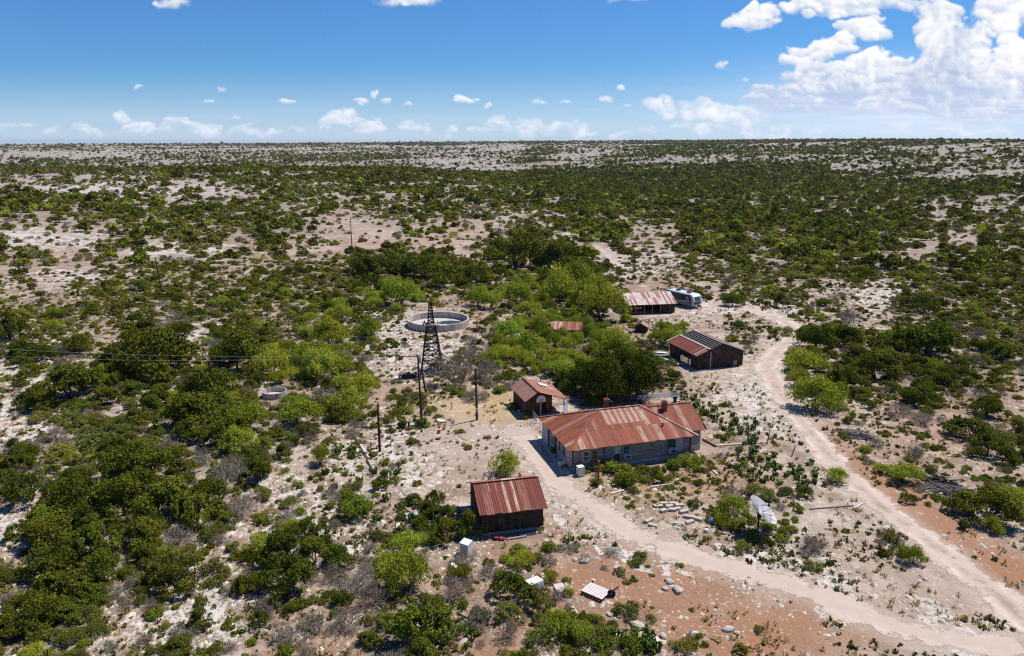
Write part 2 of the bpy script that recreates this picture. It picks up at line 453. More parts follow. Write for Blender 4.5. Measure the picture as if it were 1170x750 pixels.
# ---- clouds of the sky, worked out once over azimuth x elevation and laid on the world's dome
AZ0, AZ1, EL0, EL1, DEG = -50.0, 50.0, -1.0, 19.0, 0.04
def make_clouds():
    w, h = int((AZ1 - AZ0) / DEG), int((EL1 - EL0) / DEG)
    az, el = np.meshgrid(AZ0 + (np.arange(w) + .5) * DEG, EL0 + (np.arange(h) + .5) * DEG)
    ca, ce = np.radians(az), np.radians(el)
    X, Y, Z = np.sin(ca) * np.cos(ce), np.cos(ca) * np.cos(ce), np.sin(ce)
    c = np.maximum(Y * CP - Z * SP, 1e-3); v = Y * SP + Z * CP
    px, py = 585 + FOC * X / c, 375 - FOC * v / c
    # (x, y, half width, half height, weight); heaps have flat feet
    big = [(950, 9, 66, 15, 1), (1020, 4, 60, 12, .9), (905, 6, 20, 8, .8),
           (1070, 22, 28, 30, 1.1), (1080, 58, 32, 36, 1), (1096, 92, 46, 34, 1), (1150, 14, 44, 26, 1), (1140, 34, 24, 10, .9), (1158, 76, 34, 36, 1.1),
           (1120, 116, 70, 28, 1), (983, 36, 32, 17, 1), (955, 52, 22, 14, .9), (922, 68, 30, 18, 1), (938, 90, 42, 22, 1), (1003, 82, 40, 26, 1), 
           (1000, 122, 80, 16, .9), (1120, 127, 72, 17, .9), (900, 122, 50, 12, .85), (1104, 58, 30, 34, .95), (1040, 92, 34, 24, 1),
           (962, 108, 74, 20, 1), (888, 112, 44, 15, .9), (1045, 112, 60, 26, 1), (860, 25, 34, 17, 1.05), (862, 14, 16, 10, .9)]
    small = [(822, 74, 8, 7, .9), (466, 2, 42, 9, 1), (200, 3, 22, 7, 1), (722, -1, 30, 7, 1), (530, 116, 17, 7, 1), (558, 122, 7, 6, .9),
             (325, 114, 12, 5, 1), (237, 117, 9, 4, .9), (255, 103, 7, 5, .7), (160, 97, 9, 3, .6), (425, 111, 6, 6, .8), (411, 117, 11, 5, .8),
             (440, 117, 9, 5, .8), (465, 121, 6, 3, .7), (616, 116, 11, 4, .7), (649, 117, 7, 4, .7), (695, 116, 14, 7, .8), (711, 102, 6, 6, .8),
             (852, 90, 7, 3, .4), (30, 143, 12, 4, .5), (268, 133, 8, 4, .5), (720, 123, 6, 3, .5)]
    rng = np.random.default_rng(5)
    hor = [(393, 136, 24, 14, .95), (380, 140, 20, 10, .8), (410, 143, 20, 9, .8), (140, 138, 10, 11, .85), (150, 147, 24, 8, .7), (90, 148, 15, 9, .75), (195, 143, 16, 10, .75), (170, 149, 26, 7, .6),
           (763, 126, 26, 14, .9), (800, 130, 40, 14, .9), (842, 132, 44, 16, .85), (570, 141, 16, 9, .7), (605, 143, 24, 9, .7), (640, 145, 26, 8, .6)]
    for k in range(90):
        x = rng.uniform(-120, 1300); hor.append((x, 156 - rng.uniform(1, 11), rng.uniform(7, 22), rng.uniform(4, 9), rng.uniform(.4, .75)))
    def billow(x, y, seed, o=5):
        s, a, t = 0, .5, 0
        for k in range(o):
            n = vnoise(x * 2 ** k + 3.1 * k, y * 2 ** k - 1.7 * k, seed + 31 * k)
            s = s + a * np.abs(2 * n - 1); t += a; a *= .56
        return s / t
    wx = px + 16 * (fbm(px / 30, py / 26, 4, 71) - .5); wy = py + 16 * (fbm(px / 30, py / 26, 4, 83) - .5)
    b1 = .40 - billow(wx / 46, wy / 38, 101, 6); b2 = .40 - billow(wx / 15, wy / 12, 131, 5); fine = fbm(px / 6, py / 5, 4, 151) - .5
    # thin white veil under the great heap, and the pale band over the horizon
    veil = np.exp(-(((px - 1060) / 200) ** 2)) * sstep(40, 118, py) * (.45 + .5 * fbm(px / 60, py / 6, 4, 201))
    band = .58 * sstep(60, 168, py) ** 1.3 * (.85 + .25 * fbm(px / 120, py / 9, 3, 211))
    veil = 1 - (1 - .85 * veil) * (1 - band)
    white, grey = np.array([1.0, .99, .98]), np.array([.46, .56, .77])
    rgb = np.array([.70, .80, .99]) * np.ones(px.shape + (1,)); A = np.clip(veil, 0, .9)
    # every heap is a crowd of puffs, laid from the far upper ones to the near lower ones; each is bright where it faces the sun
    rg = random.Random(12)
    shades = [(1096, 58, 22, 48, .55), (1052, 86, 26, 30, .5), (936, 79, 26, 16, .5), (966, 104, 18, 12, .45), (1010, 6, 60, 6, .3), (1130, 100, 30, 20, .3), (905, 118, 40, 8, .3)]
    def crowd(items, n, k0, soft, bright, amax):
        puffs = []
        for (x, y, a, b, k) in items:
            puffs.append((x, y, a * .92, b * .92, k, 0))
            for _ in range(max(2, int(n * (a * b) ** .5 / 30))):
                t, q = rg.uniform(0, 6.283), rg.uniform(.25, .92); s_ = rg.uniform(.24, .58)
                puffs.append((x + a * q * math.cos(t), y + b * q * math.sin(t) * .9 - b * .08, min(a, b * 1.6) * s_, b * s_, k, 1))
        puffs.sort(key=lambda p: p[1] + .55 * p[3] - (12 if p[5] == 0 else 0))
        for (x, y, a, b, k, sub) in puffs:
            m = (np.abs(px - x) < a * 1.9) & (np.abs(py - y) < b * 2.0)
            r_, c_ = np.where(m)
            if not len(r_): continue
            sl = (slice(r_.min(), r_.max() + 1), slice(c_.min(), c_.max() + 1))
            X_, Y_ = wx[sl] - x, wy[sl] - y
            u_, v_ = X_ / a, Y_ / b
            v2 = np.where(v_ > 0, v_ * 1.25, v_)
            d_ = 1 - np.sqrt(u_ ** 2 + v2 ** 2) + .55 * b1[sl] + .42 * b2[sl] + .22 * fine[sl]
            al = sstep(.02, soft, d_) * amax * (1 - .55 * sstep(-.1, .75, v_)) * min(1, k)
            f_ = .50 - .60 * v_ + .16 * u_ + .75 * b2[sl] + .45 * b1[sl] + .25 * fine[sl]
            for (sx_, sy_, sa_, sb_, sk_) in shades: f_ = f_ - sk_ * np.exp(-((wx[sl] - sx_) / sa_) ** 2 - ((wy[sl] - sy_) / sb_) ** 2)
            f_ = np.clip(f_ * bright - k0 * sstep(55, 130, py[sl]), 0, 1)
            col = grey + (white - grey) * f_[..., None]
            A0 = A[sl]; na = al + A0 * (1 - al)
            rgb[sl] = (col * al[..., None] + rgb[sl] * (A0 * (1 - al))[..., None]) / np.maximum(na, 1e-4)[..., None]; A[sl] = na
    crowd(hor, 13, .05, .6, 1.08, .62)
    crowd(big, 15, .46, .34, .98, .96)
    crowd(small, 5, .0, .75, 1.12, .85)
    # long flat streaks in the veil under the heaps
    st_ = sstep(-.15, .25, fbm(px / 75, py / 3.2, 4, 401) - .5) * np.exp(-((px - 1050) / 260) ** 2) * np.exp(-((py - 128) / 20) ** 2)
    for f_, a_ in ((np.array([.93, .95, 1.0]), .35 * st_), (np.array([.60, .69, .88]), .3 * sstep(.05, .3, fbm(px / 60, py / 2.6, 3, 431) - .5) * np.exp(-((px - 1040) / 200) ** 2) * np.exp(-((py - 122) / 14) ** 2))):
        na = a_ + A * (1 - a_); rgb = (f_ * a_[..., None] + rgb * (A * (1 - a_))[..., None]) / np.maximum(na, 1e-4)[..., None]; A = na
    # distance softens what stands low over the land
    hz = (.55 * sstep(90, 165, py))[..., None]
    rgb = rgb * (1 - hz) + np.array([.74, .82, .99]) * hz
    fade = sstep(AZ0, AZ0 + 5, az) * sstep(-AZ1, -AZ1 + 5, -az) * sstep(-EL1, -EL1 + 3, -el)
    A = A * fade
    img = bpy.data.images.new('cloud_field', w, h, alpha=True, float_buffer=True)
    img.colorspace_settings.name = 'Non-Color'
    img.alpha_mode = 'CHANNEL_PACKED'
    img.pixels.foreach_set(np.concatenate([np.clip(rgb, 0, 1.2), A[..., None]], -1).astype(np.float32).ravel())
    img.update(); img.pack()
    return img

world = bpy.data.worlds.new('World'); scene.world = world; world.use_nodes = True
wt = world.node_tree
for _n in list(wt.nodes): wt.nodes.remove(_n)
w = N(wt)
sky = w.node('ShaderNodeTexSky', sky_type='NISHITA'); sky.sun_disc = False
sky.sun_elevation = R(SUN_EL); sky.sun_rotation = R(SUN_AZ)
sky.altitude = 600; sky.air_density = 1.0; sky.dust_density = 0.3; sky.ozone_density = 3.5
dirv = w.node('ShaderNodeTexCoord').outputs['Generated']
dx_, dy_, dz_ = w.sep(dirv)
azn = w.math('DEGREES', w.math('ARCTAN2', dx_, dy_)); eln = w.math('DEGREES', w.math('ARCSINE', dz_))
un = w.math('DIVIDE', w.math('SUBTRACT', azn, AZ0), AZ1 - AZ0); vn = w.math('DIVIDE', w.math('SUBTRACT', eln, EL0), EL1 - EL0)
tex = w.node('ShaderNodeTexImage', extension='CLIP', interpolation='Cubic'); tex.image = make_clouds()
wt.links.new(w.comb(un, vn), tex.inputs[0])
skc = w.mix(1.0, sky.outputs[0], SKY_TINT, 'MULTIPLY')
cl = w.mix(1.0, tex.outputs[0], (CLOUD_L, CLOUD_L, CLOUD_L), 'MULTIPLY')
bg = w.node('ShaderNodeBackground'); wt.links.new(w.mix(tex.outputs[1], skc, cl), bg.inputs[0]); bg.inputs[1].default_value = SKY_E
wo = w.node('ShaderNodeOutputWorld'); wt.links.new(bg.outputs[0], wo.inputs[0])
world.cycles.sampling_method = 'MANUAL'; world.cycles.sample_map_resolution = 512

# ------------------------------------------------------------------ roads
def smooth_line(pts, n=14):
    pts = [Vector((p[0], p[1])) for p in pts]; out = []
    pp = [pts[0] * 2 - pts[1]] + pts + [pts[-1] * 2 - pts[-2]]
    for i in range(1, len(pp) - 2):
        a, b, c, d = pp[i - 1:i + 3]
        for k in range(n):
            t = k / n
            out.append(0.5 * ((2 * b) + (c - a) * t + (2 * a - 5 * b + 4 * c - d) * t * t + (3 * b - a - 3 * c + d) * t ** 3))
    out.append(pts[-1]); return np.array([(p.x, p.y) for p in out])

ROAD = smooth_line([at(*p) for p in [(1330, 860), (1180, 716), (1120, 664), (1050, 610), (985, 560), (935, 505), (905, 468), (884, 436), (877, 418), (888, 402), (902, 388), (905, 376), (895, 367), (872, 359), (845, 352), (815, 349)]])
DRIVE = smooth_line([at(*p) for p in [(596, 496), (622, 530), (645, 556), (690, 590), (740, 618), (800, 640), (870, 660), (940, 684), (1010, 712), (1085, 730), (1180, 740)]])
FARTRACK = smooth_line([at(*p) for p in [(709, 305), (700, 297), (690, 287), (680, 278)]])
FARROAD = smooth_line([at(*p) for p in [(545, 292), (500, 284), (440, 284), (380, 287), (330, 290)]])
LINES = [(ROAD, 1.7), (DRIVE, 1.7), (FARTRACK, 1.6), (FARROAD, 3.0)]

def line_dist(x, y, line):
    best = np.full(np.shape(x), 1e9)
    for a, b in zip(line[:-1], line[1:]):
        d = b - a; L2 = (d ** 2).sum()
        t = np.clip(((x - a[0]) * d[0] + (y - a[1]) * d[1]) / L2, 0, 1)
        best = np.minimum(best, np.hypot(x - a[0] - t * d[0], y - a[1] - t * d[1]))
    return best

# ------------------------------------------------------------------ ground sheet
def blob(px, py, items):
    f = np.zeros(px.shape)
    for it in items:
        x, y, a, b, k = it[:5]; rot = R(it[5]) if len(it) > 5 else 0
        dx, dy = px - x, py - y
        ex, ey = dx * math.cos(rot) + dy * math.sin(rot), -dx * math.sin(rot) + dy * math.cos(rot)
        q = np.exp(-((ex / a) ** 2 + (ey / b) ** 2) ** 1.6 * .7) * k
        f = np.maximum(f, q)
    return f
RED = [(700, 690, 165, 58, 1), (820, 722, 160, 42, 1), (610, 655, 80, 30, .6), (540, 725, 110, 36, .8), (985, 530, 60, 13, .95, 42), (1065, 588, 80, 17, 1, 37), (1150, 648, 80, 18, 1, 36),
       (1060, 500, 90, 22, .5), (1040, 480, 60, 18, .4), (470, 650, 60, 40, .35), (360, 730, 60, 25, .5), (880, 730, 90, 30, .6), (760, 545, 90, 22, .4), (500, 272, 60, 8, .35), (440, 284, 70, 8, .4)]
GRASS = [(548, 466, 52, 18, 1), (515, 452, 40, 18, .85), (470, 470, 40, 14, .4), (735, 556, 75, 14, .65), (700, 545, 40, 12, .6), (800, 548, 40, 12, .4), (1060, 575, 40, 14, .5), (985, 530, 20, 10, .4), (850, 420, 30, 4, .7), (830, 345, 22, 6, .5), (555, 436, 24, 10, .5), (1010, 540, 30, 10, .5)]
PALE = [(957, 684, 30, 17, 1, 42), (1075, 715, 14, 34, .9, -45), (1110, 745, 16, 36, .9, -45), (690, 600, 50, 20, .4, 25), (865, 458, 40, 30, .75, 50), (905, 420, 20, 20, .5), (35, 430, 45, 50, .75), (25, 475, 30, 30, .7), (235, 685, 30, 50, .7, 40), (215, 720, 50, 20, .7), (340, 600, 60, 40, .5), (300, 560, 40, 30, .4),
        (440, 520, 50, 30, .5), (440, 385, 45, 30, .6), (500, 405, 40, 18, .6), (45, 275, 75, 10, .8), (205, 285, 70, 6, .6), (140, 218, 110, 6, .6), (230, 385, 30, 14, .7), (100, 315, 60, 8, .6), (1010, 338, 36, 16, .5), (735, 640, 45, 14, .4, 25), (850, 352, 70, 10, .5), (25, 600, 30, 25, .6), (1130, 215, 60, 5, .6), (640, 265, 30, 10, .4), (720, 300, 60, 14, .35), (870, 640, 60, 12, .4)]

def build_ground():
    th = np.concatenate([np.radians(np.arange(-42, 42.01, 0.14)), np.radians(np.arange(46, 315, 4.0))])
    r1 = np.concatenate([[0.01, 8, 16, 24, 30, 35], np.arange(38, 150, 0.42)])
    r2 = r1[-1] * 1.0065 ** np.arange(1, 800); r2 = r2[r2 < 26500]
    rr = np.concatenate([r1, r2])
    A, Rr = np.meshgrid(th, rr)
    x, y = Rr * np.sin(A), Rr * np.cos(A)
    z = terr(x, y)
    nr, na = Rr.shape
    idx = np.arange(nr * na).reshape(nr, na)
    nxt = np.roll(idx, -1, axis=1)
    F = np.stack([idx[:-1], nxt[:-1], nxt[1:], idx[1:]], -1).reshape(-1, 4)
    F = F[:, ::-1]
    px, py = pix(x, y, z)
    front = y > 12
    px = np.where(front, px, 5e4)
    wob = 1 + .9 * (fbm(x / 9, y / 9, 4, 301) - .5)
    wx, wy = px + 26 * (fbm(x / 6, y / 6, 3, 311) - .5), py + 16 * (fbm(x / 6, y / 6, 3, 321) - .5)
    red = np.clip(blob(wx, wy, RED) * wob, 0, 1); gr = np.clip(blob(wx, wy, GRASS) * wob, 0, 1); pale = np.clip(blob(wx, wy, PALE) * wob, 0, 1)
    near = (Rr < 190) & front
    tr = np.zeros(x.shape)
    for ln, hw in LINES:
        d = np.full(x.shape, 1e9); m = (Rr < 330) & front
        d[m] = line_dist(x[m], y[m], ln)
        tr = np.maximum(tr, 1 - sstep(hw * .8, hw * 2.1, d + 1.6 * (fbm(x / 3, y / 3, 3, 331) - .5)))
    yard = blob(wx, wy, [(560, 510, 85, 32, .8), (650, 560, 30, 26, .9), (850, 430, 55, 40, .75), (800, 350, 60, 14, .8), (690, 350, 25, 8, .6), (930, 600, 90, 40, .5), (1050, 680, 120, 60, .65), (470, 272, 60, 12, .7)])
    tr = np.maximum(tr, np.clip(yard * wob, 0, 1) * .75)
    cd = codes(x, y, z)
    lit = np.choose(cd, [0, .08, .22, .5, .8, .95, .8, .5, .3, 0]).astype(float) * np.where(front, 1, .5)
    lit = np.clip(lit * (.55 + .9 * (fbm(x / 4, y / 4, 3, 341))), 0, 1)
    k = np.ones((3, 3)) / 9
    lp = np.pad(lit, 1, mode='edge'); lit = sum(lp[i:i + nr, j:j + na] for i in range(3) for j in range(3)) / 9
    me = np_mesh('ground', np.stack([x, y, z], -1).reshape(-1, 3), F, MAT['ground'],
                 attrs={'red': red.ravel(), 'grassy': gr.ravel(), 'pale': pale.ravel(), 'track': tr.ravel(), 'litter': lit.ravel()}, smooth=True)
    o = bpy.data.objects.new('ground', me); COL.objects.link(o)
    return tag(o, 'pale stony ranch land rolling away to the horizon', 'ground', kind='structure')

def mat_ground():
    m, nt = new_mat('stony_ground'); n = N(nt); p = n.pos()
    flat = n.vmul(p, (1, 1, 0.3))
    big = n.noise(flat, 0.035, 5, 0.6); mid = n.noise(flat, 0.35, 5, 0.65); fin = n.noise(flat, 2.4, 5, 0.75)
    c = n.mix(n.step(n.math('ADD', n.math('MULTIPLY', big, .6), n.math('MULTIPLY', n.noise(flat, .14, 5, .65), .4)), .42, .60), (0.335, 0.230, 0.168), (0.500, 0.408, 0.340))
    c = n.mix(n.math('MULTIPLY', n.step(mid, .42, .60), .85), c, (0.205, 0.138, 0.097))
    c = n.mix(n.math('MULTIPLY', n.step(n.noise(flat, 1.3, 5, .75), .52, .66), .6), c, (0.145, 0.112, 0.092))
    # far ground greyed with distance: aerial haze painted into the colour
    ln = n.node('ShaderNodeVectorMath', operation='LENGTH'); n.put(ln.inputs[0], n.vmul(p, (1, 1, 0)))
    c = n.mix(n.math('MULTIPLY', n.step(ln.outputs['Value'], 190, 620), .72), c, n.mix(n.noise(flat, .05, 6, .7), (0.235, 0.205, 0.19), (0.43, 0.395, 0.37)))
    red = n.attr('red'); gr = n.attr('grassy'); pale = n.attr('pale'); tr = n.attr('track'); lit = n.attr('litter')
    c = n.mix(n.math('MULTIPLY', gr, n.step(fin, .30, .6)), c, n.mix(n.noise(flat, 5.0, 3), (0.33, 0.215, 0.085), (0.50, 0.355, 0.155)))
    c = n.mix(n.math('MULTIPLY', tr, .85), c, n.mix(n.noise(flat, .8, 5, .7), (0.37, 0.290, 0.235), (0.49, 0.405, 0.34)))
    c = n.mix(n.math('MULTIPLY', red, n.step(n.math('ADD', mid, n.math('MULTIPLY', red, .25)), .22, .48)), c, n.mix(fin, (0.235, 0.112, 0.060), (0.355, 0.190, 0.108)))
    c = n.mix(n.math('MULTIPLY', lit, n.step(n.noise(flat, 1.1, 4, .7), .36, .60)), c, n.mix(fin, (0.10, 0.085, 0.06), (0.21, 0.175, 0.13)))
    # loose stones: two sizes of cells, each with its own tone
    for sc, thr, k in ((0.9, .33, .75), (2.3, .36, .85), (5.5, .38, .6)):
        v = n.node('ShaderNodeTexVoronoi'); n.put(v.inputs['Vector'], n.vmul(p, (1, 1.15, .2))); v.inputs['Scale'].default_value = sc
        rr, gg, bb = n.sep(v.outputs['Color'])
        stone = n.math('MULTIPLY', n.math('LESS_THAN', v.outputs['Distance'], n.math('MULTIPLY', rr, thr)), n.math('GREATER_THAN', gg, .45))
        amt = n.math('MULTIPLY', stone, n.math('MULTIPLY', n.math('SUBTRACT', 1.0, n.math('MULTIPLY', lit, .6)), n.math('SUBTRACT', 1.0, n.math('MULTIPLY', tr, .75))))
        amt = n.math('MULTIPLY', amt, n.math('SUBTRACT', 1.0, n.math('MULTIPLY', red, .55)))
        c = n.mix(n.math('MULTIPLY', amt, k), c, n.mix(bb, (0.25, 0.21, 0.185), (0.58, 0.53, 0.49)))
    # bedrock showing through: separate weathered slabs with soil in the joints
    wob = n.node('ShaderNodeVectorMath', operation='ADD'); n.put(wob.inputs[0], n.vmul(p, (1, 1, .3))); n.put(wob.inputs[1], n.vmul(n.noise(flat, .9, 5, .7, 1), (2.2, 2.2, 0)))
    for sc, thr in ((.62, .85), (1.5, .70)):
        v = n.node('ShaderNodeTexVoronoi'); n.put(v.inputs['Vector'], wob.outputs[0]); v.inputs['Scale'].default_value = sc
        rr, gg, bb = n.sep(v.outputs['Color'])
        edge = n.vor(wob.outputs[0], sc, 'DISTANCE_TO_EDGE')
        slab = n.math('MULTIPLY', n.math('LESS_THAN', rr, n.math('MULTIPLY', pale, thr)), n.step(n.math('ADD', edge, n.math('MULTIPLY', n.math('SUBTRACT', fin, .5), .22)), .03, .08))
        c = n.mix(n.math('MULTIPLY', slab, .92), c, n.mix(n.math('ADD', n.math('MULTIPLY', bb, .5), n.math('MULTIPLY', n.noise(flat, 3.5, 5, .7), .5)), (0.40, 0.345, 0.305), (0.62, 0.575, 0.53)))
    c = n.mix(n.math('MULTIPLY', n.step(n.noise(flat, 6.0, 4, .8), .50, .68), .55), c, (0.155, 0.12, 0.095))
    h = n.math('ADD', fin, n.math('MULTIPLY', n.vor(p, 3.0), -.6))
    n.out(n.bsdf(c, .95, .1, 0, n.bump(h, .7, .12))); return m

def mat_road():
    m, nt = new_mat('caliche_track'); n = N(nt); p = n.pos()
    e = n.math('SUBTRACT', 1.25, n.math('MULTIPLY', n.attr('edge'), 1.15)); ru = n.attr('rut')
    ns = n.noise(p, .9, 6, .72); nf = n.noise(p, 5, 4, .7)
    c = n.mix(ns, (0.375, 0.285, 0.225), (0.525, 0.432, 0.362))
    c = n.mix(n.math('MULTIPLY', ru, n.step(n.noise(p, .35, 6, .7), .40, .62)), c, (0.575, 0.482, 0.412))
    c = n.mix(n.math('MULTIPLY', n.math('MULTIPLY', n.attr('crown'), n.step(n.noise(p, .38, 7, .78), .44, .62)), .75), c, n.mix(nf, (0.17, 0.115, 0.07), (0.30, 0.21, 0.145)))
    c = n.mix(n.math('MULTIPLY', n.step(nf, .56, .7), .4), c, (0.36, 0.27, 0.21))
    bs = n.bsdf(c, .95, .1, 0, n.bump(nf, .5, .05))
    t = n.node('ShaderNodeBsdfTransparent'); mx = n.node('ShaderNodeMixShader')
    f = n.math('GREATER_THAN', n.math('ADD', e, n.math('MULTIPLY', n.math('SUBTRACT', n.math('ADD', n.math('MULTIPLY', n.noise(p, .22, 3, .6), .45), n.math('MULTIPLY', n.noise(p, 1.0, 8, .85), .55)), .5), 4.2)), .66)
    nt.links.new(f, mx.inputs[0]); nt.links.new(bs, mx.inputs[2]); nt.links.new(t.outputs[0], mx.inputs[1])
    n.out(mx.outputs[0]); return m

def build_road(name, line, hw, label, lift=0.03, crown=1.0):
    seg = np.concatenate([[0], np.cumsum(np.hypot(*np.diff(line, axis=0).T))]); q = np.arange(0, seg[-1], .45); line = np.stack([np.interp(q, seg, line[:, 0]), np.interp(q, seg, line[:, 1])], -1)
    kk = np.ones(9) / 9; line = np.stack([np.convolve(np.pad(line[:, i], 4, mode='edge'), kk, mode='valid') for i in (0, 1)], -1)
    d = np.gradient(line, axis=0); d /= np.linalg.norm(d, axis=1)[:, None]
    nrm = np.stack([-d[:, 1], d[:, 0]], -1)
    s = np.linspace(-1, 1, 25)
    wv = hw * (1 + .7 * (fbm(np.arange(len(line)) / 22.0, np.zeros(len(line)), 2, 77) - .5))
    X = line[:, None, 0] + nrm[:, None, 0] * s[None] * wv[:, None]; Y = line[:, None, 1] + nrm[:, None, 1] * s[None] * wv[:, None]
    edge = np.abs(s)[None] * np.ones(X.shape); rut = np.exp(-((np.abs(s) - .36) / .11) ** 2)[None] * np.ones(X.shape)
    Zr = terr(X, Y) + lift
    n, k = X.shape; idx = np.arange(n * k).reshape(n, k)
    F = np.stack([idx[:-1, :-1], idx[:-1, 1:], idx[1:, 1:], idx[1:, :-1]], -1).reshape(-1, 4)
    if ((line[1] - line[0])[0] * nrm[0][1] - (line[1] - line[0])[1] * nrm[0][0]) > 0: F = F[:, ::-1]
    me = np_mesh(name, np.stack([X, Y, Zr], -1).reshape(-1, 3), F, MAT['road'], attrs={'edge': edge.ravel(), 'rut': (rut * (.35 + .65 * crown)).ravel(), 'crown': (crown * np.exp(-(s / .17) ** 2)[None] * np.ones(X.shape)).ravel()}, smooth=True)
    o = bpy.data.objects.new(name, me); COL.objects.link(o)
    return tag(o, label, 'track', kind='structure')
# ------------------------------------------------------------------ plants: leaf-by-leaf shapes
def rand_dirs(rng, n, zmin=-0.5):
    z = rng.uniform(zmin, 1, n); a = rng.uniform(0, 2 * math.pi, n); s = np.sqrt(1 - z * z)
    return np.stack([s * np.cos(a), s * np.sin(a), z], -1)

def leaf_quads(rng, C, Nn, size, aspect):
    n = len(C)
    t = np.cross(Nn, rng.normal(size=(n, 3))); t /= np.linalg.norm(t, axis=1)[:, None] + 1e-9
    b = np.cross(Nn, t)
    s = (size * rng.uniform(.55, 1.45, n))[:, None]
    t, b = t * s * .5, b * s * .5 * aspect
    V = np.stack([C - t * .9 - b * .6, C + t * .2 - b, C + t, C - t * .1 + b], 1).reshape(-1, 3)
    return V, np.arange(4 * n).reshape(n, 4)

def crown(seed, n, lobes, spread, lobe_r, height, leaf, aspect=.7, zmin=-.35, jitter=.75, shell=(.62, 1.06), gap=0.0, feather=0.0):
    """leaf clumps on uneven lobes: unit crown about 1 across the radius, standing on z = 0"""
    rng = np.random.default_rng(seed)
    lc, lr = [], []
    for i in range(lobes):
        a = rng.uniform(0, 2 * math.pi); q = math.sqrt(rng.uniform(0, 1)) * spread
        r = lobe_r * rng.uniform(.65, 1.25)
        zc = height * (.80 - .42 * (q / max(spread, .01)) ** 2) * rng.uniform(.62, 1.05) - r * .35
        lc.append((q * math.cos(a), q * math.sin(a), max(zc, r * .45))); lr.append(r)
    lc, lr = np.array(lc), np.array(lr); lt = rng.uniform(0, 1, lobes)
    w = lr ** 2; k = rng.choice(lobes, n, p=w / w.sum())
    D = rand_dirs(rng, n, zmin)
    lump = vnoise(D[:, 0] * 3 + k * 7.1, D[:, 1] * 3 + D[:, 2] * 2.2, seed)
    rad = rng.uniform(*shell, n) * (.72 + .5 * lump)
    C = lc[k] + D * (lr[k] * rad)[:, None] * np.array([1, 1, .85])
    keep = (C[:, 2] > .02) & (vnoise(C[:, 0] * 4.5 + seed, C[:, 1] * 4.5 + C[:, 2] * 4, seed + 3) > gap)
    C, D, k, rad = C[keep], D[keep], k[keep], rad[keep]
    Nn = D + rng.normal(size=D.shape) * jitter + np.array([0, 0, .25]); Nn /= np.linalg.norm(Nn, axis=1)[:, None]
    if feather: C[:, 2] += feather * rng.uniform(0, 1, len(C)) ** 3
    V, F = leaf_quads(rng, C, Nn, leaf, aspect)
    tone = np.clip(.18 + .38 * lt[k] + .44 * rng.uniform(0, 1, len(C)), 0, 1)
    return V, F, np.repeat(tone, 4)

def sticks(segs, n=3):
    """segs: list of (p, q, r0, r1) -> thin tapering twigs"""
    A = np.array([s[0] for s in segs], float); B = np.array([s[1] for s in segs], float)
    r0 = np.array([s[2] for s in segs], float)[:, None]; r1 = np.array([s[3] for s in segs], float)[:, None]
    d = B - A; d /= np.linalg.norm(d, axis=1)[:, None] + 1e-9
    ref = np.where(np.abs(d[:, 2:3]) > .9, np.array([[1., 0, 0]]), np.array([[0, 0, 1.]]))
    x = np.cross(d, ref); x /= np.linalg.norm(x, axis=1)[:, None] + 1e-9; y = np.cross(d, x)
    rings = []
    for k in range(n):
        a = 2 * math.pi * k / n; o = x * math.cos(a) + y * math.sin(a)
        rings.append((A + o * r0, B + o * r1))
    V = np.stack([r[0] for r in rings] + [r[1] for r in rings], 1).reshape(-1, 3)
    m = len(segs); base = np.arange(m)[:, None] * 2 * n; F = []
    for k in range(n):
        j = (k + 1) % n; F.append(np.concatenate([base + k, base + j, base + n + j, base + n + k], 1))
    return V, np.concatenate(F)

def branching(seed, trunks, h, spread, r, depth=3, kids=3, len_k=.62, up=.35, lean=.25, decay=.52):
    rng = random.Random(seed); segs = []
    def grow(p, d, L, rad, lev):
        q = p
        for s in range(2):
            d = (d + Vector((rng.uniform(-1, 1), rng.uniform(-1, 1), rng.uniform(-.4, 1) * up)) * .28).normalized()
            e = q + d * L * .5
            segs.append((tuple(q), tuple(e), rad * (1 - .2 * s), rad * (.8 - .25 * s))); q = e
        if lev < depth:
            for _ in range(kids):
                nd = (d + Vector((rng.uniform(-1, 1), rng.uniform(-1, 1), rng.uniform(-.3, .9))) * spread).normalized()
                if nd.z < -.15: nd.z = .05
                grow(q, nd, L * len_k * rng.uniform(.75, 1.25), rad * decay, lev + 1)
    for _ in range(trunks):
        a = rng.uniform(0, 6.28)
        grow(Vector((rng.uniform(-.05, .05), rng.uniform(-.05, .05), -.08)), Vector((math.cos(a) * lean * rng.uniform(.3, 1.6), math.sin(a) * lean * rng.uniform(.3, 1.6), 1)).normalized(), h * .42, r, 0)
    return segs

